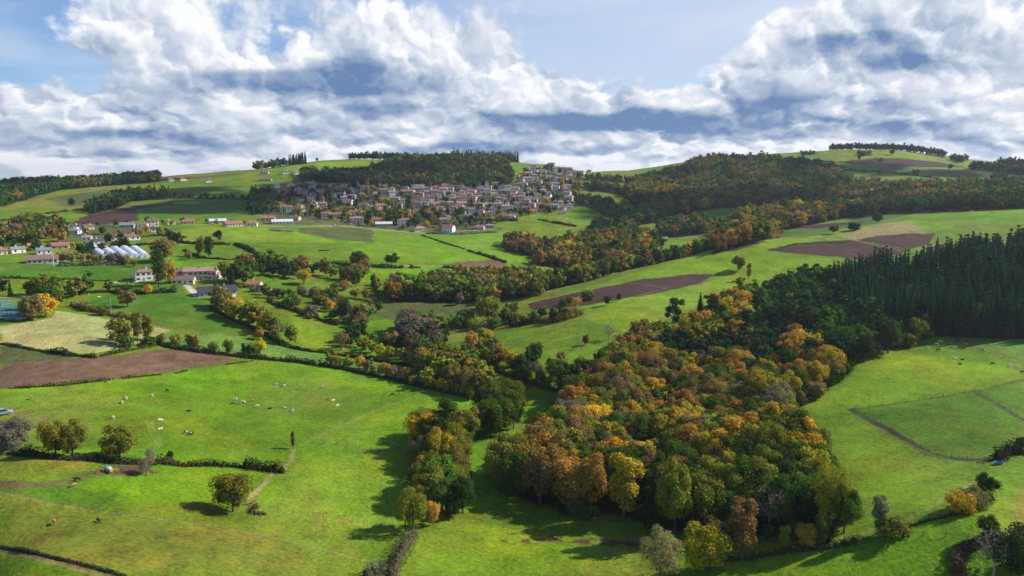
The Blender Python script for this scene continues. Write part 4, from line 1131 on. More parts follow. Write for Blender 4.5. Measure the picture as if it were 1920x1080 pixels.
# copse on the left bank of the stream, front centre
gc = 'trees of the long copse in the foreground'
wood([(788, 940), (784, 900), (778, 860), (782, 820), (800, 800), (850, 800), (878, 830), (880, 880), (862, 920), (850, 950), (815, 960)], 4.8, (8, 12.5), [('round', C_OLIVE, 2.8), ('round', C_GREEN, 1.6), ('loose', C_BROWN, 1.4), ('dome', C_GOLD, 0.6), ('dome', C_LIME, 1.4), ('round', C_DARK, 0.8)], gc, 'in the long copse left of the stream meadow', 41, 14, floor=False)
wood([(905, 818), (900, 790), (925, 770), (970, 775), (995, 792), (965, 808), (935, 820)], 6.0, (9, 13), [('round', C_GREEN, 3), ('round', C_OLIVE, 1), ('round', C_DARK, 1)], 'trees of the green clump by the stream', 'in the green clump beside the stream meadow', 42, 14, floor=False)
wood([(830, 972), (850, 962), (885, 965), (880, 978), (840, 985)], 5, (6, 9), [('round', C_DARK, 1), ('round', C_GREEN, 1)], gc, 'in the dark thicket at the foot of the copse', 43, floor=False)
# tall trees left
gl = 'trees of the left hedgerows'
row([(0, 552), (40, 556), (100, 558), (150, 556), (190, 548)], 6.5, (9, 14), [('round', C_GREEN, 2), ('round', C_OLIVE, 2), ('round', C_DARK, 1), ('round', C_GOLD, .4), ('spruce', C_PINE, .3)], 'in the tree belt under the polytunnels', gl, 4)
row([(60, 590), (75, 600), (95, 575), (110, 560)], 6, (9, 12), HG, 'beside the pale yellow field', gl, 2)
row([(205, 548), (260, 552), (330, 548)], 8, (4, 7), HG, 'in the hedge below the white farmhouse', gl, 2)
wood([(0, 462), (60, 452), (105, 448), (110, 425), (60, 420), (0, 436)], 7.5, (8, 12), MIXF, gl, 'in the clump at the far left edge', 46, floor=False)
row([(0, 462), (30, 455), (70, 452), (110, 440), (100, 425)], 8, (8, 13), MIXF, 'in the clump at the far left edge', gl, 6)
row([(0, 468), (60, 462), (110, 452)], 8, (7, 11), MIXF, 'in the clump at the far left edge', gl, 6)
row([(110, 492), (150, 494), (200, 496), (235, 494)], 6, (6, 9), [('round', C_GREY, 2), ('round', C_BROWN, 1), ('round', C_OLIVE, 1)], 'in the grey thicket before the polytunnels', gl, 2)
row([(150, 478), (200, 468), (240, 464)], 7, (6, 9), [('round', C_DARK, 1)], 'in the dark row behind the polytunnels', gl, 2)
row([(220, 655), (240, 650), (270, 648), (290, 650)], 4.5, (4, 7), [('round', C_OLIVE, 1), ('loose', C_GREY, 1), ('bush', C_GREEN, 1)], 'at the corner of the pale yellow field', gl, 1.2)
row([(300, 640), (370, 650), (420, 660)], 9, (3, 5), BU + [('loose', C_GREY, 1)], 'in the hedge above the brown field', gl, .6)
row([(140, 580), (200, 590), (250, 600)], 11, (3, 5), BU, 'on the rough bank above the pale yellow field', gl, 2)
row([(0, 842), (20, 843), (42, 840)], 3.2, (7, 9.5), [('dome', C_GREY, 1), ('loose', C_GREY, 1.4)], 'in the bare grey thicket at the left edge', gl, 2.5)
# bushes on the valley slopes
for L_, mx in (([(520, 565), (560, 585), (600, 600)], BU), ([(590, 560), (640, 590), (660, 610)], BU), ([(450, 545), (500, 550), (540, 560)], HG), ([(700, 600), (700, 560), (720, 530)], HG),
               ([(830, 620), (860, 600), (900, 590)], HG), ([(860, 660), (900, 650), (905, 700)], HG), ([(740, 675), (790, 680)], YG)):
    row(L_, 10, (3, 7), mx, 'scattered over the valley slopes', 'bushes on the valley slopes', 3)

for L_, mx, hh in (([(560, 548), (610, 560), (640, 575)], BU, (3, 6)), ([(480, 555), (530, 562), (590, 578)], HG, (4, 8)), ([(930, 610), (960, 590), (1000, 580)], HG, (5, 9)), ([(840, 600), (880, 612), (930, 622)], BU, (3, 6)),
               ([(1110, 560), (1060, 572), (1010, 590)], BU, (2, 5)), ([(640, 540), (620, 560), (600, 590)], HG, (5, 9)), ([(700, 640), (740, 655), (760, 640)], BU, (3, 6)), ([(860, 560), (890, 575), (920, 580)], HG, (6, 10)), ([(1020, 660), (1060, 690), (1100, 700)], BU, (3, 6))):
    row(L_, 7, hh, mx, 'scattered over the valley slopes', 'bushes on the valley slopes', 3)
# single trees one can point to: (base px, base py, height px, shape, colour, wide, label)
SINGLES = [
    (437, 960, 66, 'round', C_OLIVE, 1.1, 'lone round olive tree in the lower left pasture beside a fallen branch'),
    (105, 856, 60, 'round', C_OLIVE, 0.9, 'yellow-tinted oak, left of the pair in the lower left hedge'),
    (137, 858, 58, 'round', C_OLIVE, 0.95, 'olive oak, right of the pair in the lower left hedge'),
    (226, 864, 60, 'round', C_OLIVE, 1.1, 'broad olive oak in the hedge above the feeder trailer'),
    (274, 892, 34, 'loose', C_GREY, 1.1, 'round leafless bush-like tree beside the muddy feeder patch'),
    (283, 866, 26, 'loose', C_GREY, 0.7, 'small leafless tree in the hedge behind the muddy patch'),
    (320, 862, 16, 'round', C_DARK, 0.8, 'tiny dark tree sticking up from the lower left hedge'),
    (550, 842, 32, 'slim', C_RUST, 0.6, 'narrow rust coloured shrub at the top of the tan footpath'),
    (775, 995, 84, 'loose', C_LIME, 0.85, 'tall pale yellow-green tree at the foot of the long copse'),
    (760, 990, 55, 'round', C_YEL, 0.7, 'yellow low tree on the left of the pale tall tree'),
    (812, 985, 42, 'round', C_ORANGE, 0.6, 'small orange tree right of the pale tall tree'),
    (828, 880, 74, 'round', C_GOLD, 0.8, 'orange and gold tree on top of the long copse'),
    (838, 815, 66, 'slim', C_GREEN, 1.1, 'tall grey-green tree at the back of the long copse'),
    (880, 815, 46, 'round', C_YEL, 0.85, 'bright yellow tree between the copse and the green clump'),
    (868, 962, 62, 'round', C_DARK, 0.8, 'dark green tree on the right of the copse foot'),
    (1170, 974, 112, 'slim', C_GOLD, 1.15, 'brilliant orange-gold tree at the front of the big wood'),
    (1265, 1002, 128, 'round', C_LIME, 0.62, 'large yellow-olive tree at the front of the big wood'),
    (1108, 962, 100, 'round', C_ORANGE, 0.62, 'rust brown tree at the front of the big wood left of the gold one'),
    (1012, 944, 104, 'round', C_BROWN, 0.8, 'brown domed tree at the left corner of the big wood'),
    (962, 930, 78, 'dome', C_GREEN, 0.8, 'green tree at the extreme left corner of the big wood'),
    (1238, 1100, 98, 'loose', C_PALE, 0.82, 'pale grey willow-like tree at the bottom edge'),
    (1322, 1070, 76, 'dome', C_YEL, 0.95, 'round bright yellow-green tree below the big wood'),
    (1390, 1050, 100, 'slim', C_RUST, 1.0, 'russet tall tree right of the round yellow tree'),
    (1470, 1030, 40, 'slim', C_LIME, 0.8, 'small yellow-green sapling before the dark wood edge'),
    (1540, 1026, 52, 'slim', C_GREEN, 0.9, 'small green pointed tree at the lower right rim of the wood'),
    (1510, 1028, 40, 'round', C_GOLD, 0.8, 'small golden tree at the lower right rim of the wood'),
    (1555, 995, 110, 'loose', C_LIME, 0.75, 'tall airy yellow-green tree at the lower right corner of the wood'),
    (1582, 1000, 84, 'round', C_GREEN, 0.62, 'dark glossy tree at the lower right corner of the wood'),
    (1648, 1000, 60, 'slim', C_PALE, 0.9, 'ivy covered slim tree standing right of the big wood'),
    (1675, 1006, 30, 'bush', C_OLIVE, 1.2, 'olive bush at the foot of the ivy covered tree'),
    (1440, 1000, 86, 'bare', C_GREY, 0.8, 'bare pale branched tree at the dark front of the wood'),
    (1848, 932, 36, 'round', C_DARK, 1.0, 'round dark bush-like tree in the lower right meadow'),
    (1800, 960, 26, 'bush', C_GOLD, 1.0, 'orange-yellow bush in the curved hedge at lower right'),
    (1822, 950, 30, 'bush', C_BROWN, 1.0, 'brown bush in the curved hedge at lower right'),
    (1852, 1012, 36, 'round', C_GREEN, 0.9, 'green tree in the winding hedge near the right edge'),
    (1910, 1090, 84, 'round', C_DARK, 1.2, 'dark ivy covered tree cut by the lower right corner'),
    (1862, 1085, 74, 'bare', C_GREY, 0.9, 'bare dead tree with forked limbs at lower right'),
    (1915, 848, 26, 'round', C_DARK, 1.0, 'dark rounded tree at the right edge above the trough'),
    (1385, 508, 28, 'round', C_OLIVE, 1.1, 'lone olive tree on the bright crest of the central ridge'),
    (1404, 524, 30, 'slim', C_BROWN, 0.7, 'small brown tree below the lone tree of the ridge'),
    (1644, 418, 18, 'round', C_DARK, 1.3, 'single dark tree on the green far right field'),
    (1563, 438, 16, 'round', C_RUST, 1.4, 'rusty tree left of the pale stubble field'),
    (1600, 432, 12, 'bush', C_DARK, 1.2, 'dark bush at the left tip of the pale stubble'),
    (1098, 648, 20, 'round', C_MAROON, 0.8, 'small dark red tree on the central slope'),
    (1142, 640, 36, 'bare', C_GREY, 0.9, 'leafless tree standing on the central slope'),
    (1085, 655, 16, 'bare', C_GREY, 1.0, 'tiny leafless shrub beside the dark red tree'),
    (1080, 578, 24, 'loose', C_GOLD, 1.0, 'see-through golden tree at the edge of the ploughed strip'),
    (1138, 572, 18, 'round', C_DARK, 0.8, 'small dark tree below the ploughed strip'),
    (1160, 565, 16, 'round', C_MAROON, 0.8, 'small reddish tree below the ploughed strip'),
    (1262, 632, 84, 'pine', C_PINE, 0.75, 'tall dark pine at the top left of the big wood'),
    (1312, 600, 54, 'spruce', C_PINE, 1.0, 'pointed dark spruce above the big wood'),
    (570, 534, 32, 'round', C_GOLD, 1.1, 'round orange-gold tree in front of the long belt'),
    (488, 638, 22, 'round', C_ORANGE, 0.8, 'small orange tree above the yellow one near the hedge'),
    (488, 668, 32, 'round', C_YEL, 0.9, 'bright yellow tree in the hedge above the brown field end'),
    (666, 560, 20, 'round', C_ORANGE, 1.1, 'orange-red tree, left of the red pair in the valley'),
    (686, 562, 20, 'round', C_RUST, 1.0, 'orange-red tree, right of the red pair in the valley'),
    (645, 602, 42, 'round', C_TEAL, 1.0, 'round blue-green tree below the red pair'),
    (684, 595, 28, 'loose', C_GREY, 0.7, 'grey-brown leafless tree right of the blue-green one'),
    (626, 580, 22, 'slim', C_GREY, 0.9, 'small grey tree left of the blue-green one'),
    (667, 538, 36, 'round', C_GREEN, 0.7, 'dark green tree on the edge of the bright valley field'),
    (700, 548, 34, 'slim', C_DARK, 0.7, 'narrow dark tree in front of the bright valley field'),
    (915, 605, 50, 'round', C_LIME, 1.1, 'big yellow-green tree in the centre of the valley'),
    (882, 660, 38, 'round', C_ORANGE, 0.9, 'orange tree standing by the stream in the centre'),
    (712, 672, 30, 'round', C_YEL, 0.9, 'bright yellow tree in the hedge left of the stream'),
    (768, 666, 40, 'slim', C_BROWN, 1.1, 'pale brown feathery tree by the stream'),
    (735, 498, 24, 'round', C_DARK, 1.3, 'wide dark tree on the lane below the cow hillside'),
    (670, 500, 30, 'round', C_DARK, 1.0, 'dark tree left of the wide tree on the lane'),
    (684, 500, 22, 'round', C_BROWN, 1.0, 'brown tree beside the dark one on the lane'),
    (409, 452, 20, 'round', C_DARK, 0.8, 'lone dark tree on the bright hill above the farm'),
    (320, 458, 26, 'round', C_DARK, 0.8, 'dark tree, left of the pair on the bright hill'),
    (334, 460, 24, 'round', C_DARK, 0.8, 'dark tree, right of the pair on the bright hill'),
    (376, 482, 36, 'round', C_OLIVE, 0.6, 'tall thin tree in the hedge above the farm'),
    (392, 485, 40, 'slim', C_DARK, 0.9, 'dark tall tree in the hedge above the farm'),
    (354, 488, 16, 'round', C_GREY, 0.9, 'small grey tree on the slope above the farm'),
    (306, 492, 44, 'round', C_BROWN, 0.9, 'large brown-green tree behind the farmhouse'),
    (298, 538, 66, 'slim', C_GREEN, 0.75, 'tall green tree beside the white farmhouse'),
    (318, 532, 42, 'round', C_ORANGE, 0.7, 'orange-brown tree between the two farm buildings'),
    (240, 576, 32, 'round', C_BROWN, 1.1, 'rounded pinkish-brown tree in the green slope below the farm'),
    (436, 540, 46, 'spruce', C_SPRUCE, 1.0, 'dark conifer at the right end of the farmhouse'),
    (405, 562, 34, 'spruce', C_PINE, 1.3, 'dark conifer in front of the long low barn'),
    (518, 560, 20, 'round', C_DARK, 0.9, 'dark tree beside the small orange-roofed house'),
    (572, 512, 0, 'round', C_GREEN, 1, None),
    (134, 388, 16, 'round', C_DARK, 0.9, 'lone dark tree in the far left green field'),
    (225, 646, 46, 'round', C_OLIVE, 0.85, 'tall dark-olive tree at the corner of the pale yellow field'),
    (258, 640, 50, 'slim', C_OLIVE, 0.8, 'slim tree in the middle of the field-corner group'),
    (278, 638, 44, 'slim', C_OLIVE, 0.8, 'right-hand slim tree of the field-corner group'),
    (306, 648, 22, 'slim', C_BROWN, 0.8, 'small brown tree in the hedge right of the field-corner group'),
    (356, 652, 26, 'round', C_OLIVE, 0.8, 'small round tree, left one above the ploughed field'),
    (370, 655, 26, 'slim', C_GOLD, 0.9, 'small yellowish tree above the ploughed field'),
    (430, 665, 28, 'round', C_OLIVE, 0.8, 'small olive tree above the tip of the ploughed field'),
    (457, 668, 24, 'slim', C_DARK, 0.7, 'small dark pointed tree above the tip of the ploughed field'),
    (62, 602, 44, 'round', C_BROWN, 0.9, 'brown-orange tree by the netted field at the left'),
    (88, 582, 52, 'round', C_GREEN, 0.9, 'tall green tree behind the netted field'),
    (1840, 620, 44, 'slim', C_OLIVE, 0.8, 'pale olive tree in front of the spruce plantation'),
    (1720, 640, 42, 'round', C_LIME, 0.9, 'yellow-green tree at the corner of the plantation'),
    (1665, 662, 54, 'round', C_TEAL, 0.9, 'blue-green tree between the wood and the plantation'),
    (1620, 680, 46, 'round', C_DARK, 0.85, 'rounded dark tree at the inner corner of the right pasture'),
    (693, 348, 34, 'spruce', C_SPRUCE, 1.0, None),
    (665, 352, 36, 'spruce', C_SPRUCE, 1.1, 'tall dark conifer standing alone above the village houses'),
]
for (bx, by, hp, sh, c, w, lab) in SINGLES:
    if not hp or lab is None: continue
    p = hit(bx, by); add_tree(p, px_h(p, hp) * 0.92, sh, c, lab, None, w, True)
for L_ in ([(110, 445), (200, 438), (300, 440)], [(120, 425), (200, 424), (300, 422), (400, 420), (480, 424)], [(20, 470), (80, 470), (140, 466)], [(200, 458), (270, 440), (330, 436)]):
    row(L_, 13, (4, 9), MIXF + [('spruce', C_SPRUCE, 1), ('round', C_ORANGE, .6)], 'beside the houses of the left hamlet', 'garden trees of the left hamlet', 4)
row([(250, 500), (240, 495), (150, 490)], 5, (5, 8), [('round', C_GREY, 2), ('round', C_BROWN, 1)], 'in the grey thicket before the polytunnels', gl, 2)
for px_, D__, h_ in ((1660, 1560, 11), (1640, 1480, 9), (1708, 1330, 12), (1600, 1500, 8), (1770, 1450, 9), (1420, 1425, 14), (1432, 1425, 12), (1300, 1448, 9), (1312, 1448, 9), (1640, 1350, 8)):
    add_tree(at(px_, D=D__), h_, 'round', C_DARK, 'lone dark tree on the open far right hilltop', 'lone trees on the far right hill')
# garden trees between the village houses
def village_trees():
    poly = [(500, 400), (540, 352), (700, 348), (800, 352), (960, 345), (1000, 315), (1060, 318), (1090, 350), (1070, 395), (960, 412), (900, 432), (720, 430), (600, 412)]
    pts, P = scatter(poly, 11.5, 0.6)
    MV = [('round', C_DARK, 4), ('round', C_GREEN, 2), ('spruce', C_SPRUCE, 1.2), ('round', C_BROWN, 1.2), ('round', C_OLIVE, 1.5), ('round', C_ORANGE, 0.8), ('round', C_GOLD, 0.5)]
    for p, (sh, c, _) in zip(pts, pick(MV, pts[:, 0], pts[:, 1], 55, 40, 0.9)):
        if any(abs(p[0] - q[0]) < 7.5 and -5 < q[1] - p[1] < 7 for q in HOUSE_POS): continue
        nm, cat = kind_name(sh, c)
        add_tree(p, RNG.uniform(4.5, 9.5) * (1.2 if sh == 'spruce' else 1), sh, c, '%s %s %s' % (COLNAME[c], cat, 'in a garden among the village houses'), 'garden trees in the village')
    row([(720, 418), (760, 420), (800, 418), (840, 410), (850, 402)], 9, (9, 13), [('round', C_DARK, 2), ('round', C_GREEN, 2), ('round', C_ORANGE, .8), ('round', C_GOLD, .5)], 'in the park belt at the village foot', 'garden trees in the village', 8)
    row([(700, 415), (740, 410), (790, 405)], 10, (8, 12), [('round', C_ORANGE, 1), ('round', C_DARK, 1), ('round', C_GOLD, .6)], 'in the park belt at the village foot', 'garden trees in the village', 8)

# ------------------------------------------------------------------ small mesh builder
class MB:
    def __init__(s): s.v = []; s.f = []
    def box(s, x0, y0, z0, x1, y1, z1):
        k = len(s.v)
        s.v += [(x0, y0, z0), (x1, y0, z0), (x1, y1, z0), (x0, y1, z0), (x0, y0, z1), (x1, y0, z1), (x1, y1, z1), (x0, y1, z1)]
        s.f += [tuple(k + i for i in q) for q in ((0, 3, 2, 1), (4, 5, 6, 7), (0, 1, 5, 4), (1, 2, 6, 5), (2, 3, 7, 6), (3, 0, 4, 7))]
        return s
    def poly(s, pts):
        k = len(s.v); s.v += list(pts); s.f.append(tuple(range(k, k + len(pts)))); return s
    def prism(s, prof, a, b, axis='x'):
        """extrude a closed profile (u, z) along x or y"""
        k = len(s.v); n = len(prof)
        for t in (a, b):
            for u, z in prof: s.v.append((t, u, z) if axis == 'x' else (u, t, z))
        s.f.append(tuple(range(k, k + n))[::-1]); s.f.append(tuple(range(k + n, k + 2 * n)))
        for i in range(n):
            j = (i + 1) % n; s.f.append((k + i, k + j, k + n + j, k + n + i))
        return s
    def tube(s, path, radii, sides=8):
        v, f, _ = tube(path, radii, sides); k = len(s.v)
        s.v += [tuple(p) for p in v]; s.f += [tuple(int(i) + k for i in q) for q in f]
        # close the start
        s.f.append(tuple(k + i for i in range(sides))[::-1]); return s
    def mesh(s, name, mat, smooth=False): return mesh_arrays(name, s.v, s.f, [mat], smooth)
    def obj(s, name, mat, parent, color=None, smooth=False, loc=None):
        o = bpy.data.objects.new(name, s.mesh(name, mat, smooth)); COL.objects.link(o)
        if parent is not None: o.parent = parent
        if color: o.color = (*color, 1)
        if loc: o.location = loc
        return o
def inst(name, me, parent, loc, rz=0, color=None, scale=None):
    o = bpy.data.objects.new(name, me); COL.objects.link(o); o.parent = parent; o.location = loc; o.rotation_euler = (0, 0, rz)
    if color: o.color = (*color, 1)
    if scale: o.scale = scale
    return o

# ------------------------------------------------------------------ houses
WALLS = {'w': ('white', (0.72, 0.70, 0.68)), 'c': ('cream', (0.62, 0.54, 0.42)), 'p': ('pinkish', (0.56, 0.42, 0.37)), 'g': ('grey', (0.40, 0.39, 0.40)), 't': ('tan', (0.44, 0.32, 0.21)), 'b': ('pale blue', (0.50, 0.56, 0.64))}
ROOFS = {'r': ('red tiled', (0.30, 0.115, 0.090)), 'n': ('brown tiled', (0.19, 0.125, 0.112)), 'p': ('pink tiled', (0.31, 0.18, 0.165)), 'g': ('grey', (0.22, 0.22, 0.25)), 's': ('dark slate', (0.060, 0.062, 0.08)), 'o': ('orange tiled', (0.38, 0.16, 0.09)), 'w': ('pale metal', (0.55, 0.55, 0.56))}
WIN = MB().box(-0.55, -0.03, 0, 0.55, 0.06, 1.25).mesh('window', M_GLASS)
SHU = MB().box(-0.30, -0.05, 0, 0.30, -0.01, 1.3).mesh('shutter', M_SHUT)
DOOR = MB().box(-0.5, -0.04, 0, 0.5, 0.06, 2.1).mesh('door', M_SHUT)
CHIM = MB().box(-0.35, -0.35, -1.0, 0.35, 0.35, 1.0).box(-0.42, -0.42, 1.0, 0.42, 0.42, 1.12).mesh('chimney', M_WALL)
HOUSE_POS = []
def house(px, py, wpx, st, wc, rc, rot=0.0, depth=None, label=None, group=None, D=None, near=False, name='house', hipped=False, cat='house', wscale=1.0):
    p = at(px, py) if D is None else at(px, D=D)
    L = np.linalg.norm(p - np.array([0, 0, CAM_H])); w = max(5.5, wpx * L / F * wscale); d = depth or min(9.5, max(6.0, w * 0.75))
    az = atan2(p[0], p[1])
    root = empty(name, (p[0], p[1], p[2] - 0.1), -az + R(rot)); HOUSE_POS.append(p)
    h = 2.9 * st + 0.3; rh = min(d, w) * 0.24; yb = d           # front wall at y=0, back at y=d
    wn, wcol = WALLS[wc]; rn, rcol = ROOFS[rc]
    wcol = vary(wcol, 0.08); rcol = vary(rcol, 0.13)
    m = MB(); x0, x1 = -w / 2, w / 2
    m.poly([(x0, 0, -3), (x1, 0, -3), (x1, 0, h), (x0, 0, h)]); m.poly([(x1, d, -3), (x0, d, -3), (x0, d, h), (x1, d, h)])
    gable_front = (not hipped) and w < d * 1.05 and RNG.random() < 0.6
    if hipped or gable_front:
        m.poly([(x1, 0, -3), (x1, d, -3), (x1, d, h), (x1, 0, h)]); m.poly([(x0, d, -3), (x0, 0, -3), (x0, 0, h), (x0, d, h)])
    else:
        m.poly([(x1, 0, -3), (x1, d, -3), (x1, d, h), (x1, d / 2, h + rh), (x1, 0, h)]); m.poly([(x0, d, -3), (x0, 0, -3), (x0, 0, h), (x0, d / 2, h + rh), (x0, d, h)])
    if gable_front: m.poly([(x0, 0, h), (x1, 0, h), (0, 0, h + rh)]); m.poly([(x1, d, h), (x0, d, h), (0, d, h + rh)])
    m.obj('wall', M_WALL, root, wcol)
    r = MB(); o_ = 0.45; t = 0.18
    if hipped:
        a = d / 2; zb = h - 0.05
        lo = [(x0 - o_, -o_, zb), (x1 + o_, -o_, zb), (x1 + o_, d + o_, zb), (x0 - o_, d + o_, zb)]
        ra, rb = (x0 + a * 0.9, d / 2, h + rh), (x1 - a * 0.9, d / 2, h + rh)
        if ra[0] > rb[0]: ra = rb = (0, d / 2, h + rh)
        k = [(q[0], q[1], q[2] + t) for q in lo]
        r.poly([k[0], k[1], rb, ra]); r.poly([k[2], k[3], ra, rb]); r.poly([k[1], k[2], rb]); r.poly([k[3], k[0], ra])
        for i in range(4): r.poly([lo[i], lo[(i + 1) % 4], k[(i + 1) % 4], k[i]])
        r.poly(lo[::-1])
    elif gable_front:
        s_ = rh / (w / 2)
        r.prism([(x0 - o_, h - o_ * s_ + 0.02), (0, h + rh + 0.02), (x1 + o_, h - o_ * s_ + 0.02), (x1 + o_, h - o_ * s_ + t), (0, h + rh + t), (x0 - o_, h - o_ * s_ + t)], -o_, d + o_, 'y')
    else:
        s_ = rh / (d / 2)
        r.prism([(-o_, h - o_ * s_ + 0.02), (d / 2, h + rh + 0.02), (d + o_, h - o_ * s_ + 0.02), (d + o_, h - o_ * s_ + t), (d / 2, h + rh + t), (-o_, h - o_ * s_ + t)], x0 - o_, x1 + o_, 'x')
    ro = r.obj('roof', M_ROOF, root, rcol)
    if cat == 'house' or near:
        cx = RNG.uniform(-0.3, 0.3) * w
        inst('chimney', CHIM, ro, (0.0 if gable_front else cx, d / 2 + (RNG.uniform(-1, 1)), h + rh + 0.2), 0, wcol)
    sc_ = [(0.18, 0.25, 0.34), (0.30, 0.14, 0.08), (0.45, 0.43, 0.40), (0.10, 0.17, 0.12)][int(RNG.integers(4))]
    n = int(np.clip(w / 3.0, 2, 6 if near or w > 16 else 4))
    big = 1.0 if near else 1.15
    for f_ in range(st):
        for i in range(n):
            x = x0 + w * (i + 0.5) / n
            if f_ == 0 and i == n // 2:
                inst('door', DOOR, root, (x, 0, 0.15), 0, sc_); continue
            wi = inst('window', WIN, root, (x, 0, 2.9 * f_ + 1.05), 0, None, (big, 1, big))
            if near:
                for s2 in (-1, 1): inst('shutter', SHU, wi, (s2 * 0.86, 0, 0), 0, sc_)
        inst('window', WIN, root, (x1, d * 0.5, 2.9 * f_ + 1.05), pi / 2, None, (big, 1, big))
    tag(root, label or '%s house under a %s roof %s' % (wn, rn, where_house(px, py)), cat, group or ('houses of the hillside village' if px > 490 else 'houses on the left slope'))
    return root
def where_house(px, py):
    if px < 330: return 'in the hamlet on the left'
    if px < 490: return 'along the road left of the village'
    if py < 332 and px < 620: return 'high on the slope left of the wooded hill'
    if px < 640: return 'in the left part of the village'
    if py > 400: return 'on the lower edge of the village'
    if px > 970 and py < 348: return 'in the upper right hilltop quarter'
    if px > 960: return 'in the right part of the village'
    if py < 352: return 'right under the wooded hill'
    if px < 770: return 'left of the village core'
    return 'in the dense core of the village'
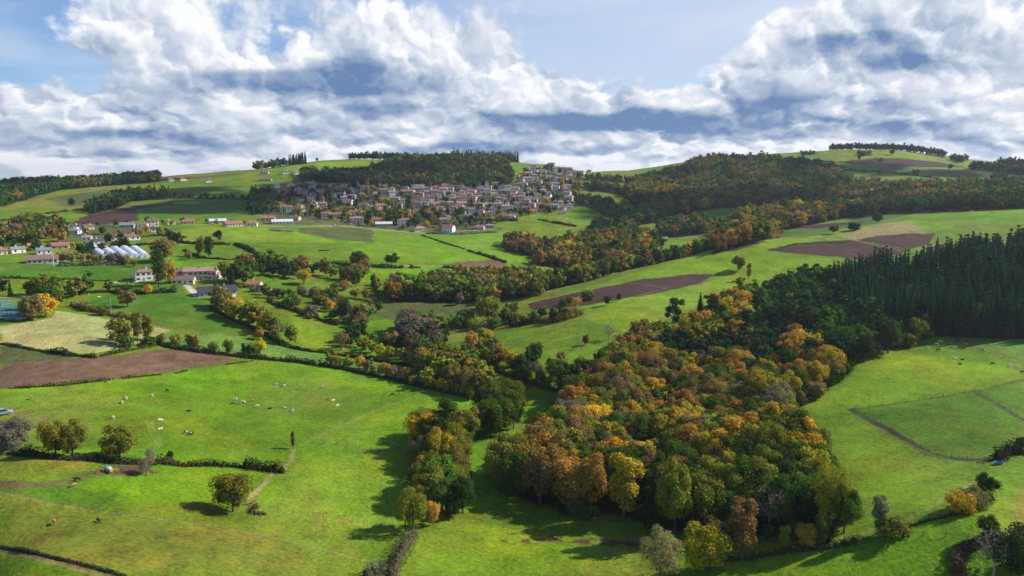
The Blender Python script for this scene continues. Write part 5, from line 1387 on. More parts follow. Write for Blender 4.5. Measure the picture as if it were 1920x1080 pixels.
HOUSES = [
    (503, 396, 22, 1, 'c', 'n'), (538, 398, 25, 2, 'w', 'n'), (560, 394, 14, 2, 'w', 'r'), (587, 394, 19, 2, 'w', 'n'), (606, 390, 15, 2, 'c', 'p'), (530, 362, 24, 2, 'p', 'r'), (519, 354, 9, 2, 'w', 'w'),
    (545, 350, 15, 1, 'w', 'n'), (568, 371, 22, 3, 't', 'n'), (587, 371, 15, 2, 't', 'r'), (602, 363, 19, 1, 'g', 'g'), (583, 346, 22, 1, 'c', 'p'), (620, 352, 18, 1, 'c', 'g'), (637, 369, 18, 2, 'w', 's'),
    (651, 385, 19, 2, 'w', 'n'), (607, 376, 15, 1, 'w', 'w'), (668, 350, 13, 2, 'b', 'g'), (660, 361, 8, 2, 'c', 'g'), (700, 345, 13, 2, 'w', 's'), (718, 352, 18, 2, 'w', 's'), (720, 368, 15, 3, 'c', 'r'),
    (739, 369, 22, 2, 'p', 'n'), (762, 367, 32, 2, 'p', 'p'), (796, 361, 15, 2, 'p', 'r'), (788, 341, 18, 1, 'g', 'n'), (610, 405, 17, 1, 'w', 'r'), (632, 407, 23, 1, 'c', 'o'), (552, 413, 18, 1, 'c', 'r'),
    (502, 414, 28, 1, 't', 'o'), (665, 407, 27, 2, 'w', 'r'), (668, 419, 29, 2, 'c', 'p'), (705, 417, 25, 1, 'c', 'r'), (757, 423, 27, 2, 'w', 'r'), (790, 416, 24, 1, 'p', 'n'), (782, 389, 19, 2, 'p', 'n'),
    (790, 434, 28, 1, 'c', 'p'), (495, 327, 16, 1, 'p', 'n'), (537, 326, 15, 1, 'w', 'n'), (558, 327, 13, 1, 'w', 'p'), (497, 340, 24, 1, 'g', 'n'), (727, 394, 13, 1, 'w', 'g'),
    (800, 361, 20, 2, 'p', 'n'), (815, 359, 14, 2, 'g', 'n'), (835, 344, 19, 1, 'p', 'r'), (838, 355, 22, 2, 'p', 'p'), (838, 368, 25, 2, 'p', 'n'), (860, 357, 19, 2, 'c', 'n'), (880, 354, 19, 2, 'p', 'n'),
    (882, 366, 20, 2, 'p', 'p'), (928, 355, 14, 3, 't', 'n'), (954, 357, 15, 2, 'w', 'n'), (926, 366, 14, 2, 'c', 'n'), (912, 364, 12, 2, 'w', 'p'), (822, 373, 13, 2, 'w', 'n'), (780, 377, 17, 2, 'p', 'n'),
    (827, 384, 28, 1, 'p', 'r'), (867, 390, 24, 2, 'c', 'r'), (884, 379, 19, 2, 'p', 'r'), (913, 378, 20, 2, 'p', 's'), (915, 388, 24, 1, 'g', 'g'), (900, 391, 15, 2, 'c', 'p'), (862, 402, 25, 1, 'w', 'n'),
    (898, 404, 22, 2, 'w', 'r'), (923, 400, 13, 2, 'w', 'n'), (934, 391, 16, 2, 'p', 'p'), (961, 396, 14, 2, 'w', 'n'), (944, 409, 20, 1, 'p', 'p'), (963, 378, 11, 2, 'c', 'o'), (943, 371, 16, 1, 'p', 'n'),
    (962, 368, 14, 2, 'w', 'n'), (977, 371, 13, 2, 'c', 'n'), (994, 367, 17, 1, 'w', 'g'), (1008, 368, 13, 1, 'w', 'n'), (1019, 364, 12, 2, 'w', 'g'), (1042, 358, 15, 2, 'w', 'g'), (1018, 355, 13, 1, 'p', 'p'),
    (987, 394, 20, 1, 't', 'r'), (1001, 400, 14, 1, 'c', 'r'), (833, 421, 18, 2, 'w', 'p'), (838, 436, 25, 2, 'w', 'r'), (897, 431, 23, 1, 'p', 'p'), (918, 428, 15, 1, 'g', 'g'), (1058, 402, 10, 1, 'w', 'n'),
    (1033, 314, 14, 2, 'p', 'n'), (1001, 318, 15, 2, 'w', 'n'), (992, 323, 11, 1, 'w', 'n'), (1043, 321, 12, 2, 'w', 'p'), (1040, 329, 16, 1, 'g', 'g'), (1058, 322, 11, 2, 'c', 'n'), (1028, 325, 11, 1, 'w', 'g'),
    (1067, 337, 13, 2, 'p', 'p'), (1056, 342, 12, 2, 'c', 'r'), (1073, 345, 12, 1, 'w', 'n'), (1060, 351, 12, 1, 'c', 'p'), (977, 343, 11, 2, 'c', 'n'), (983, 351, 11, 2, 'w', 'n'), (970, 336, 9, 2, 'w', 'n'),
    (1090, 325, 11, 1, 'w', 'n'), (1104, 323, 10, 1, 'c', 'n'), (1076, 327, 10, 1, 'p', 'n'), (1078, 377, 12, 1, 'w', 'n'), (1022, 333, 11, 1, 'p', 'n'), (1050, 331, 12, 1, 'p', 'g'), (1066, 329, 10, 1, 'w', 'n'),
    (1031, 346, 12, 1, 'c', 'n'), (1010, 347, 12, 2, 'c', 'p'), (1000, 340, 10, 2, 'w', 'n'), (850, 397, 15, 2, 'p', 'r'), (879, 396, 14, 1, 'p', 'n'), (808, 372, 14, 1, 'p', 'n'), (855, 346, 14, 1, 'w', 'g'),
    (700, 372, 16, 1, 'g', 's'), (815, 396, 14, 1, 'p', 'p'), (800, 399, 13, 1, 'c', 'n'), (752, 380, 13, 1, 'c', 'n'), (842, 361, 18, 2, 'g', 'n'), (816, 366, 18, 2, 'p', 'n'), (870, 361, 16, 2, 'p', 'n'),
    (895, 372, 14, 2, 'p', 'n'), (930, 374, 12, 2, 'c', 'n'), (948, 386, 14, 1, 'w', 'g'), (975, 360, 12, 1, 'w', 'n'), (990, 358, 11, 1, 'c', 'p'), (1005, 360, 12, 1, 'w', 'r'), (970, 385, 11, 1, 'c', 'p'),
    (1030, 366, 11, 1, 'w', 'n'), (1014, 377, 11, 1, 'c', 'r'), (760, 356, 12, 1, 'w', 'n'), (776, 352, 12, 1, 'c', 'n'), (738, 350, 12, 1, 'w', 'n'), (684, 388, 13, 1, 'c', 'n'), (771, 401, 12, 1, 'c', 'r'),
    # left side
    (117, 433, 19, 1, 'p', 'r'), (135, 439, 21, 1, 'b', 'g'), (150, 431, 20, 1, 'w', 's'), (168, 431, 17, 1, 'w', 'n'), (238, 428, 24, 1, 'g', 'g'), (266, 427, 17, 1, 'w', 'p'), (287, 425, 20, 2, 'w', 'r'),
    (292, 435, 16, 1, 'w', 's'), (322, 421, 15, 1, 'c', 'p'), (351, 421, 26, 1, 'c', 'o'), (409, 420, 32, 1, 'c', 'w'), (441, 425, 36, 1, 'p', 'r'), (472, 424, 20, 1, 'w', 'r'), (163, 459, 15, 2, 'w', 'g'),
    (186, 459, 20, 1, 'w', 's'), (36, 475, 22, 1, 'w', 'g'), (83, 477, 23, 1, 'w', 'g'), (113, 468, 28, 1, 'c', 'r'), (66, 468, 22, 1, 'c', 'o'), (5, 478, 16, 1, 'c', 'r'), (345, 339, 12, 1, 'w', 'n'),
    (392, 342, 12, 1, 'w', 'n'), (322, 340, 10, 1, 'p', 'n'),
]
def infill():
    rng = random.Random(7)
    areas = [((770, 352), (955, 396), 46), ((955, 350), (1070, 395), 26), ((640, 350), (770, 400), 14), ((560, 352), (640, 400), 10), ((985, 318), (1070, 345), 14), ((830, 396), (960, 412), 8)]
    pts = [(h[0], h[1]) for h in HOUSES]
    for (x0, y0), (x1, y1), n in areas:
        for _ in range(n * 12):
            x, y = rng.uniform(x0, x1), rng.uniform(y0, y1)
            if all(abs(x - a) > 9 or abs(y - b) > 4.5 for a, b in pts):
                pts.append((x, y)); wc = rng.choice('pppccwwgt'); rc = rng.choice('nnnppggs'); n -= 1
                HOUSES.append((x, y, rng.uniform(11, 19), rng.choice((1, 2, 2)), wc, rc))
            if n <= 0: break
def build_houses():
    infill()
    for (px, py, w, st, wc, rc) in HOUSES:
        rot = RNG.uniform(-28, 28); hip = RNG.random() < 0.3
        house(px, py, w, st, wc, rc, rot, hipped=hip, wscale=0.85)
    # landmarks and near farm
    house(236, 451, 44, 1, 'w', 'r', 8, 9, 'long white bungalow with a red hipped roof above the polytunnels', 'houses on the left slope', hipped=True)
    house(80, 495, 42, 1, 'g', 'n', -4, 10, 'dark purple-brown roofed barn beside the pole at the far left', 'houses on the left slope', name='barn', cat='barn')
    house(530, 421, 36, 1, 'w', 'w', 2, 10, 'long low white hall by the road at the left foot of the village', None, name='hall', cat='hall')
    house(860, 376, 42, 1, 'p', 'p', 2, 10, 'long pink roofed hall in the middle of the village core', None, name='hall', cat='hall')
    house(720, 425, 30, 1, 'g', 'w', 3, 9, 'low shed with a pale roof on the lower edge of the village', None, name='shed', cat='shed')
    house(1442, 0, 22, 1, 'c', 'r', 20, 9, 'cream farmhouse with a red roof peeping over the central ridge', None, D=672)
    house(1246, 453, 12, 1, 'g', 'g', 10, 6, 'small grey house in the valley behind the central ridge')
    house(1795, 303, 14, 1, 'w', 'n', 10, 7, 'white hilltop farmhouse at the far right skyline')
    house(1830, 309, 10, 1, 'w', 'n', -10, 6, 'tiny pale house on the far right hilltop slope')
    g = 'buildings of the farm left of the centre'
    house(270, 527, 25, 2, 'w', 'p', 12, 7, 'white two-storey farmhouse at the left end of the farm', g, near=True, hipped=True)
    house(285, 524, 14, 1, 'c', 'p', 12, 6, 'low cream annex right of the white two-storey farmhouse', g, near=True)
    house(342, 533, 36, 1, 'c', 'n', -14, 8, 'beige garage building with brown roof at the front of the farm', g, near=True, cat='garage', name='garage')
    house(372, 525, 48, 2, 'c', 'p', -6, 9, 'long cream farmhouse with terracotta roof in the middle of the farm', g, near=True)
    house(397, 526, 15, 2, 'p', 'p', -20, 12, 'pinkish gabled wing at the right end of the farmhouse', g, near=True)
    house(332, 520, 34, 1, 'c', 'n', 4, 8, 'low back building with a brown roof behind the beige garage', g, near=True)
    house(409, 556, 62, 1, 'g', 's', 6, 12, 'long low barn with a dark corrugated roof below the farmhouse', g, name='barn', cat='barn', near=True)
    house(474, 541, 24, 1, 'c', 'o', -20, 7, 'small cottage with bright orange roof among conifers', g, near=True)
    house(485, 548, 10, 1, 'g', 's', -30, 5, 'small dark garden shed beside the orange roofed cottage', g, near=False, name='shed', cat='shed')
    house(430, 566, 20, 1, 'w', 'w', 2, 5, 'small lean-to with white roof in front of the long low barn', g, name='shed', cat='shed')

def church():
    p = at(902, 362); root = empty('church', (p[0], p[1], p[2] - 0.1), -atan2(p[0], p[1]) + R(6))
    tag(root, 'village church with twin round gable windows and a short square tower', 'church')
    wc = (0.62, 0.58, 0.52)
    m = MB(); w = 13; d = 26; h = 8
    m.poly([(-w / 2, 0, -3), (w / 2, 0, -3), (w / 2, 0, h), (0, 0, h + 4), (-w / 2, 0, h)]); m.poly([(w / 2, d, -3), (-w / 2, d, -3), (-w / 2, d, h), (0, d, h + 4), (w / 2, d, h)])
    m.poly([(w / 2, 0, -3), (w / 2, d, -3), (w / 2, d, h), (w / 2, 0, h)]); m.poly([(-w / 2, d, -3), (-w / 2, 0, -3), (-w / 2, 0, h), (-w / 2, d, h)]); m.obj('wall', M_WALL, root, wc)
    MB().prism([(-w / 2 - .5, h - .3), (0, h + 4.02), (w / 2 + .5, h - .3), (w / 2 + .5, h - .05), (0, h + 4.3), (-w / 2 - .5, h - .05)], -.4, d + .4, 'y').obj('roof', M_ROOF, root, (0.22, 0.12, 0.10))
    t = MB().box(w / 2 + .05, 2, -3, w / 2 + 5.0, 7, 15).obj('tower', M_WALL, root, wc)
    r = MB(); c = (w / 2 + 2.5, 4.5, 18.5); b = [(w / 2 - .3, 1.6, 15), (w / 2 + 5.4, 1.6, 15), (w / 2 + 5.4, 7.4, 15), (w / 2 - .3, 7.4, 15)]
    for i in range(4): r.poly([b[i], b[(i + 1) % 4], c])
    r.poly(b[::-1]); r.obj('tower_roof', M_ROOF, t, (0.2, 0.11, 0.10))
    for x in (-3.2, 3.2):
        wv = [(x + 1.1 * cos(a), -0.05, 5.2 + 1.1 * sin(a)) for a in np.linspace(0, 2 * pi, 13)[:-1]]
        q = MB(); q.poly(wv[::-1]); q.poly([(a, -0.04 + .04, c_) for a, b_, c_ in wv])
        for i in range(12):
            j = (i + 1) % 12; q.poly([wv[i], wv[j], (wv[j][0], 0, wv[j][2]), (wv[i][0], 0, wv[i][2])])
        q.obj('window', M_GLASS, root)
    MB().box(-1.2, -0.06, 0, 1.2, 0.05, 3.2).obj('door', M_SHUT, root, (0.12, 0.07, 0.04))
    for k in range(5): inst('window', WIN, root, (w / 2, 9 + k * 3.5, 3), pi / 2, None, (1.0, 1, 2.0))
    HOUSE_POS.append(p)

def tower_crane():
    p = at(691, 366); root = empty('tower_crane', p, R(20)); tag(root, 'thin yellow mast crane rising between the village houses', 'crane')
    H = 22; m = MB()
    for x in (-.6, .6):
        for y in (-.6, .6): m.tube([(x, y, 0), (x, y, H)], [.09, .09], 4)
    for k in range(11):
        z = k * 2; m.tube([(-.6, -.6, z), (.6, -.6, z + 2)], [.05, .05], 3).tube([(-.6, .6, z + 2), (.6, .6, z)], [.05, .05], 3).tube([(-.6, -.6, z + 2), (-.6, .6, z)], [.05, .05], 3).tube([(.6, -.6, z), (.6, .6, z + 2)], [.05, .05], 3)
    m.obj('mast', M_METAL, root, (0.50, 0.36, 0.12))
    MB().tube([(-4, 0, H), (8, 0, H + .5)], [.18, .12], 5).tube([(-4, 0, H), (0, 0, H + 2.5), (8, 0, H + .5)], [.05, .05, .05], 3).obj('jib', M_METAL, root, (0.50, 0.36, 0.12))
    MB().box(-4.6, -.5, H - 1.2, -3.2, .5, H - .1).obj('counterweight', M_METAL, root, (0.4, 0.4, 0.4))
    MB().box(-1.4, -1.4, -.8, 1.4, 1.4, .4).obj('base', M_METAL, root, (0.45, 0.42, 0.4))

def poles():
    for (px, py, hp, lab, c) in [(101, 499, 24, 'white concrete pole beside the dark roofed barn', (0.7, 0.68, 0.64)), (209, 592, 30, 'thin pole on the rough bank above the pale yellow field', (0.3, 0.3, 0.3)),
                              (585, 424, 22, 'yellowish pole by the road below the village', (0.45, 0.36, 0.2)), (498, 416, 16, 'slim pole beside the orange roofed building', (0.5, 0.5, 0.5)),
                              (563, 411, 14, 'slim pole on the slope under the red roofed house', (0.5, 0.5, 0.5)), (530, 404, 14, 'slim pole in front of the houses at the left of the village', (0.5, 0.5, 0.5)),
                              (480, 425, 14, 'slim pole at the sports ground edge', (0.5, 0.5, 0.5))]:
        p = at(px, py); h = px_h(p, hp); root = empty('utility_pole', p, R(RNG.uniform(-20, 20))); tag(root, lab, 'pole', 'poles around the village')
        MB().tube([(0, 0, -.5), (0, 0, h)], [.20, .12], 8).obj('post', M_METAL, root, c)
        MB().box(-.9, -.06, h - .7, .9, .06, h - .55).obj('crossarm', M_METAL, root, c)

def polytunnels():
    mp, t, o = new_mat('tunnel_film')
    bs = t.new('ShaderNodeBsdfPrincipled'); tc = t.new('ShaderNodeTexCoord').outputs['Object']
    n = t.noise(tc, 0.8, 4, 0.6).outputs[0]; t.put(bs.inputs['Base Color'], t.mix(t.lin(n, .3, .7), (0.50, 0.55, 0.64, 1), (0.74, 0.77, 0.82, 1)))
    bs.inputs['Roughness'].default_value = 0.35; t.l.new(bs.outputs[0], o.inputs[0])
    labs = ['leftmost of the five white polytunnels', 'second white polytunnel from the left of five', 'middle one of the five white polytunnels', 'second white polytunnel from the right of five', 'rightmost of the five white polytunnels']
    a0 = at(176, 468); e0 = at(210, 492)
    for i in range(5):
        A = at(176 + i * 19, 468); B = at(205 + i * 19, 490)
        dx, dy = B[0] - A[0], B[1] - A[1]; L = math.hypot(dx, dy); L = min(L, 42.0); rz = atan2(dy, dx)
        root = empty('polytunnel', (A[0], A[1], A[2]), rz); tag(root, labs[i], 'polytunnel', 'polytunnels below the bungalow'); HOUSE_POS.append(A)
        w, hh = 3.5, 3.5
        def zz(t_): return float(height(A[0] + cos(rz) * t_, A[1] + sin(rz) * t_)) - A[2]
        v = []; f = []; K = 10; S = 13
        for s in range(S):
            t_ = L * s / (S - 1); z0 = zz(t_)
            for k in range(K + 1):
                a = pi * k / K; v.append((t_, w * cos(a), z0 - .2 + hh * sin(a) ** 0.8))
        for s in range(S - 1):
            for k in range(K):
                q = s * (K + 1) + k; f.append((q, q + 1, q + K + 2, q + K + 1))
        m = MB(); m.v = v; m.f = f; m.obj('cover', mp, root, smooth=True)
        for s, nm in ((0, 'end_wall'), (S - 1, 'end_wall')):
            q = MB(); q.poly([v[s * (K + 1) + k] for k in range(K + 1)]); q.obj(nm, mp, root)
        for s in range(0, S, 3):
            MB().tube([np.array(v[s * (K + 1) + k]) * (1, 1.01, 1.0) + np.array([0, 0, .04]) for k in range(K + 1)], [.05] * (K + 1), 4).obj('hoop', M_METAL, root, (0.4, 0.4, 0.42))
        MB().box(L + .02, -.8, zz(L), L + .08, .8, zz(L) + 2.1).obj('door', M_METAL, root, (0.35, 0.37, 0.4))

# ------------------------------------------------------------------ cattle
def skin_mesh(name, verts, edges, rad, mat, sub=1):
    me = bpy.data.meshes.new(name + '_cage'); me.from_pydata(verts, edges, [])
    o = bpy.data.objects.new('cage', me); COL.objects.link(o)
    md = o.modifiers.new('s', 'SKIN'); md.use_smooth_shade = True
    for d, r in zip(me.skin_vertices[0].data, rad): d.radius = r if hasattr(r, '__len__') else (r, r)
    me.skin_vertices[0].data[0].use_root = True
    m2 = o.modifiers.new('u', 'SUBSURF'); m2.levels = sub; m2.render_levels = sub
    dg = bpy.context.evaluated_depsgraph_get(); r = bpy.data.meshes.new_from_object(o.evaluated_get(dg))
    bpy.data.objects.remove(o); r.name = name; r.materials.clear(); r.materials.append(mat)
    r.polygons.foreach_set('use_smooth', np.ones(len(r.polygons), bool)); return r
def cow_mesh(name, pose, mat):
    """head towards +X, standing on z=0"""
    lie = pose == 'lying'; dz = -0.62 if lie else 0.0
    V = [(-0.05, 0, 1.05 + dz), (0.5, 0, 1.08 + dz), (-0.72, 0, 1.12 + dz)]
    Rr = [(0.40, 0.36), (0.36, 0.33), (0.30, 0.27)]
    E = [(0, 1), (0, 2)]
    if pose == 'grazing': hd = [(0.98, 0, 0.82), (1.18, 0, 0.42), (1.36, 0, 0.14)]
    else: hd = [(0.95, 0, 1.32 + dz), (1.15, 0, 1.45 + dz), (1.42, 0, 1.30 + dz)]
    V += hd; Rr += [(0.20, 0.17), (0.15, 0.13), (0.09, 0.08)]; E += [(1, 3), (3, 4), (4, 5)]
    for sx, k in ((0.55, 1), (-0.72, 2)):
        for sy in (-1, 1):
            i = len(V)
            if lie: V += [(sx + 0.05, sy * 0.3, 0.30), (sx + 0.3, sy * 0.42, 0.12), (sx + 0.02, sy * 0.46, 0.07)]
            elif sx > 0: V += [(sx, sy * 0.20, 0.70), (sx + 0.02, sy * 0.21, 0.38), (sx, sy * 0.21, 0.03)]
            else: V += [(sx + 0.10, sy * 0.22, 0.78), (sx - 0.14, sy * 0.22, 0.46), (sx - 0.08, sy * 0.22, 0.03)]
            Rr += [(0.15, 0.12), (0.07, 0.07), (0.06, 0.06)]; E += [(k, i), (i, i + 1), (i + 1, i + 2)]
    i = len(V); V += [(-1.02, 0, 1.18 + dz), (-1.10, 0, 0.65 + dz * .6)]; Rr += [0.05, 0.035]; E += [(2, i), (i, i + 1)]
    i = len(V); h = V[4]; V += [(h[0] - .06, .22, h[2] + .08), (h[0] - .06, -.22, h[2] + .08)]; Rr += [0.035, 0.035]; E += [(4, i), (4, i + 1)]
    return skin_mesh(name, V, E, Rr, mat, 1)
COWS = [(199, 719, 'B', 0), (237, 749, 'W', 0), (229, 757, 'W', 1), (285, 745, 'W', 1), (314, 735, 'K', 0), (59, 749, 'T', 0), (212, 786, 'W', 1), (300, 791, 'W', 1), (300, 806, 'W', 2), (354, 772, 'K', 2), (347, 814, 'B', 1), (355, 817, 'B', 0), (361, 815, 'K', 1),
        (442, 751, 'W', 0), (436, 759, 'K', 1), (447, 759, 'B', 1), (457, 755, 'W', 2), (473, 753, 'T', 1), (482, 764, 'W', 1), (506, 767, 'K', 2), (534, 766, 'W', 2), (548, 773, 'W', 1), (518, 724, 'W', 0), (517, 730, 'C', 0), (532, 726, 'W', 1),
        (605, 728, 'W', 0), (617, 749, 'T', 1), (624, 752, 'W', 2), (633, 763, 'W', 1), (736, 742, 'K', 1), (145, 903, 'K', 0), (138, 914, 'T', 1), (102, 984, 'T', 0), (185, 980, 'K', 1),
        (1739, 654, 'W', 0), (1756, 647, 'W', 1), (1764, 643, 'W', 0), (1759, 658, 'K', 0), (1781, 647, 'B', 0), (1790, 654, 'W', 1), (1795, 641, 'K', 0), (1810, 648, 'C', 1), (1805, 657, 'K', 0), (1824, 645, 'B', 0), (1843, 659, 'B', 1), (1791, 673, 'W', 2),
        (1804, 677, 'K', 0), (1800, 684, 'K', 2), (1861, 684, 'K', 1), (1893, 689, 'W', 1), (1905, 688, 'W', 0), (1917, 700, 'K', 1),
        (639, 447, 'W', 0), (682, 457, 'W', 1), (710, 462, 'W', 0), (716, 463, 'W', 1), (740, 470, 'W', 0), (650, 455, 'K', 1), (792, 481, 'W', 0), (166, 553, 'W', 0), (186, 558, 'W', 2), (1822, 397, 'W', 0), (1860, 399, 'K', 1)]
def cattle():
    CC = {'W': ('white', (0.74, 0.71, 0.66)), 'T': ('tan', (0.45, 0.20, 0.08)), 'K': ('black', (0.022, 0.02, 0.02)), 'B': ('black and white', None), 'C': ('cream and brown', (0.55, 0.40, 0.26))}
    poses = ['standing', 'grazing', 'lying']
    M1 = [cow_mesh('body', q, M_HIDE) for q in poses]; M2 = [cow_mesh('body', q, M_HIDE2) for q in poses]
    HORN = {}
    for n, (px, py, c, po) in enumerate(COWS):
        p = at(px, py); cn, cc = CC[c]
        o = bpy.data.objects.new('cow', (M2 if c == 'B' else M1)[po]); COL.objects.link(o)
        o.location = p; o.rotation_euler = (0, 0, RNG.choice([0.2, pi - 0.3, -0.5, 2.4, pi + .4]) + RNG.normal() * .3); s = 0.78 * RNG.uniform(.92, 1.08); o.scale = (s, s, s)
        if cc: o.color = (*vary(cc, .07), 1)
        if px > 1700 and py < 500: wh = 'on the bright strip below the far right wood'; g = 'cattle on the far right field'
        elif px > 1700: wh = 'in the herd on the right-hand pasture'; g = 'cattle on the right pasture'
        elif py < 500: wh = 'on the hillside below the village'; g = 'cattle below the village'
        elif py < 600: wh = 'below the polytunnels on the left slope'; g = 'cattle on the left slope'
        elif py > 880: wh = 'in the bottom left pasture'; g = 'cattle in the bottom left pasture'
        else:
            wh = ('on the left of the big pasture', 'in the middle group of the big pasture', 'on the right of the big pasture')[0 if px < 400 else (1 if px < 560 else 2)]; g = 'cattle on the big left pasture'
        tag(o, '%s cow %s %s' % (cn, poses[po], wh), 'cow', g)

# ------------------------------------------------------------------ hedges and fences
def hvar(s, L):
    f = fbm(s / 9.0, s * 0 + L[0, 0], 3, 4); g = vnoise(s / 3.0, s * 0 + L[0, 1], 12)
    return 0.25 + 1.5 * np.clip((f - 0.5) * 1.9 + 0.5, 0, 1) ** 1.3 + 0.25 * (g - .5)
def hedge(line, h, w, colr, label, dens=1.0, gap=0.0, group='hedges between the fields', name='hedge'):
    L = world_line(line); seg = np.hypot(*np.diff(L, axis=0).T); cum = np.concatenate([[0], np.cumsum(seg)]); tot = cum[-1]
    rng = np.random.default_rng(int(abs(L[0, 0]) * 13 + abs(L[0, 1])) % 99991)
    D = np.hypot(*L.mean(0)); ls = float(np.clip(D / 900, 0.18, 0.7)); n = int(min(22000, tot * max(1.0, h) * 3.2 / ls ** 1.25 * dens))
    s = rng.uniform(0, tot, n); hm = hvar(s, L); g_ = vnoise(s / 7.0, s * 0 + 5, 8)
    keep = (g_ > gap) ; s = s[keep]; hm = hm[keep]; n = len(s)
    a = rng.uniform(0, pi, n); rr = rng.uniform(0.75, 1.05, n)
    x = np.interp(s, cum, L[:, 0]); y = np.interp(s, cum, L[:, 1])
    t = np.interp(s, cum[:-1], np.arctan2(np.diff(L[:, 1]), np.diff(L[:, 0])))
    nx, ny = -np.sin(t), np.cos(t); off = np.cos(a) * rr * w * 0.5 * (0.7 + 0.5 * hm)
    P = np.stack([x + nx * off, y + ny * off, height(x + nx * off, y + ny * off) + np.sin(a) * rr * h * hm], -1)
    N = np.stack([nx * np.cos(a), ny * np.cos(a), np.sin(a)], -1)
    o0 = np.array([L[0, 0], L[0, 1], float(height(*L[0]))])
    parts = [leaves_at(P - o0, N, ls, rng, vnoise(s / 3.5, s * 0, 6))]
    m = int(tot / (w * 0.55)) + 1; ss = np.linspace(0, tot, m); hh = hvar(ss, L); gg = vnoise(ss / 7.0, ss * 0 + 5, 8)
    V, Fc = ICO1
    for q, h2, g2 in zip(ss, hh, gg):
        if g2 < gap + .04: continue
        cx, cy = np.interp(q, cum, L[:, 0]), np.interp(q, cum, L[:, 1])
        v = V * (w * 0.40, w * 0.40, h * h2 * 0.75) * (1 + rng.normal(size=(len(V), 1)) * .1) + (cx, cy, float(height(cx, cy))) - o0
        parts.append((v, Fc, np.tile([0.2, rng.random(), 0], (len(V), 1))))
    arr = join(parts); o = bpy.data.objects.new(name, crown_mesh(name, arr)); COL.objects.link(o); o.location = o0; o.color = (*vary(colr, .08), 1)
    tag(o, label, 'hedge', group)
HDK = (0.040, 0.045, 0.020); HOL = (0.075, 0.080, 0.022); HBR = (0.10, 0.065, 0.035); HGO = (0.20, 0.14, 0.025); HGY = (0.12, 0.11, 0.07)
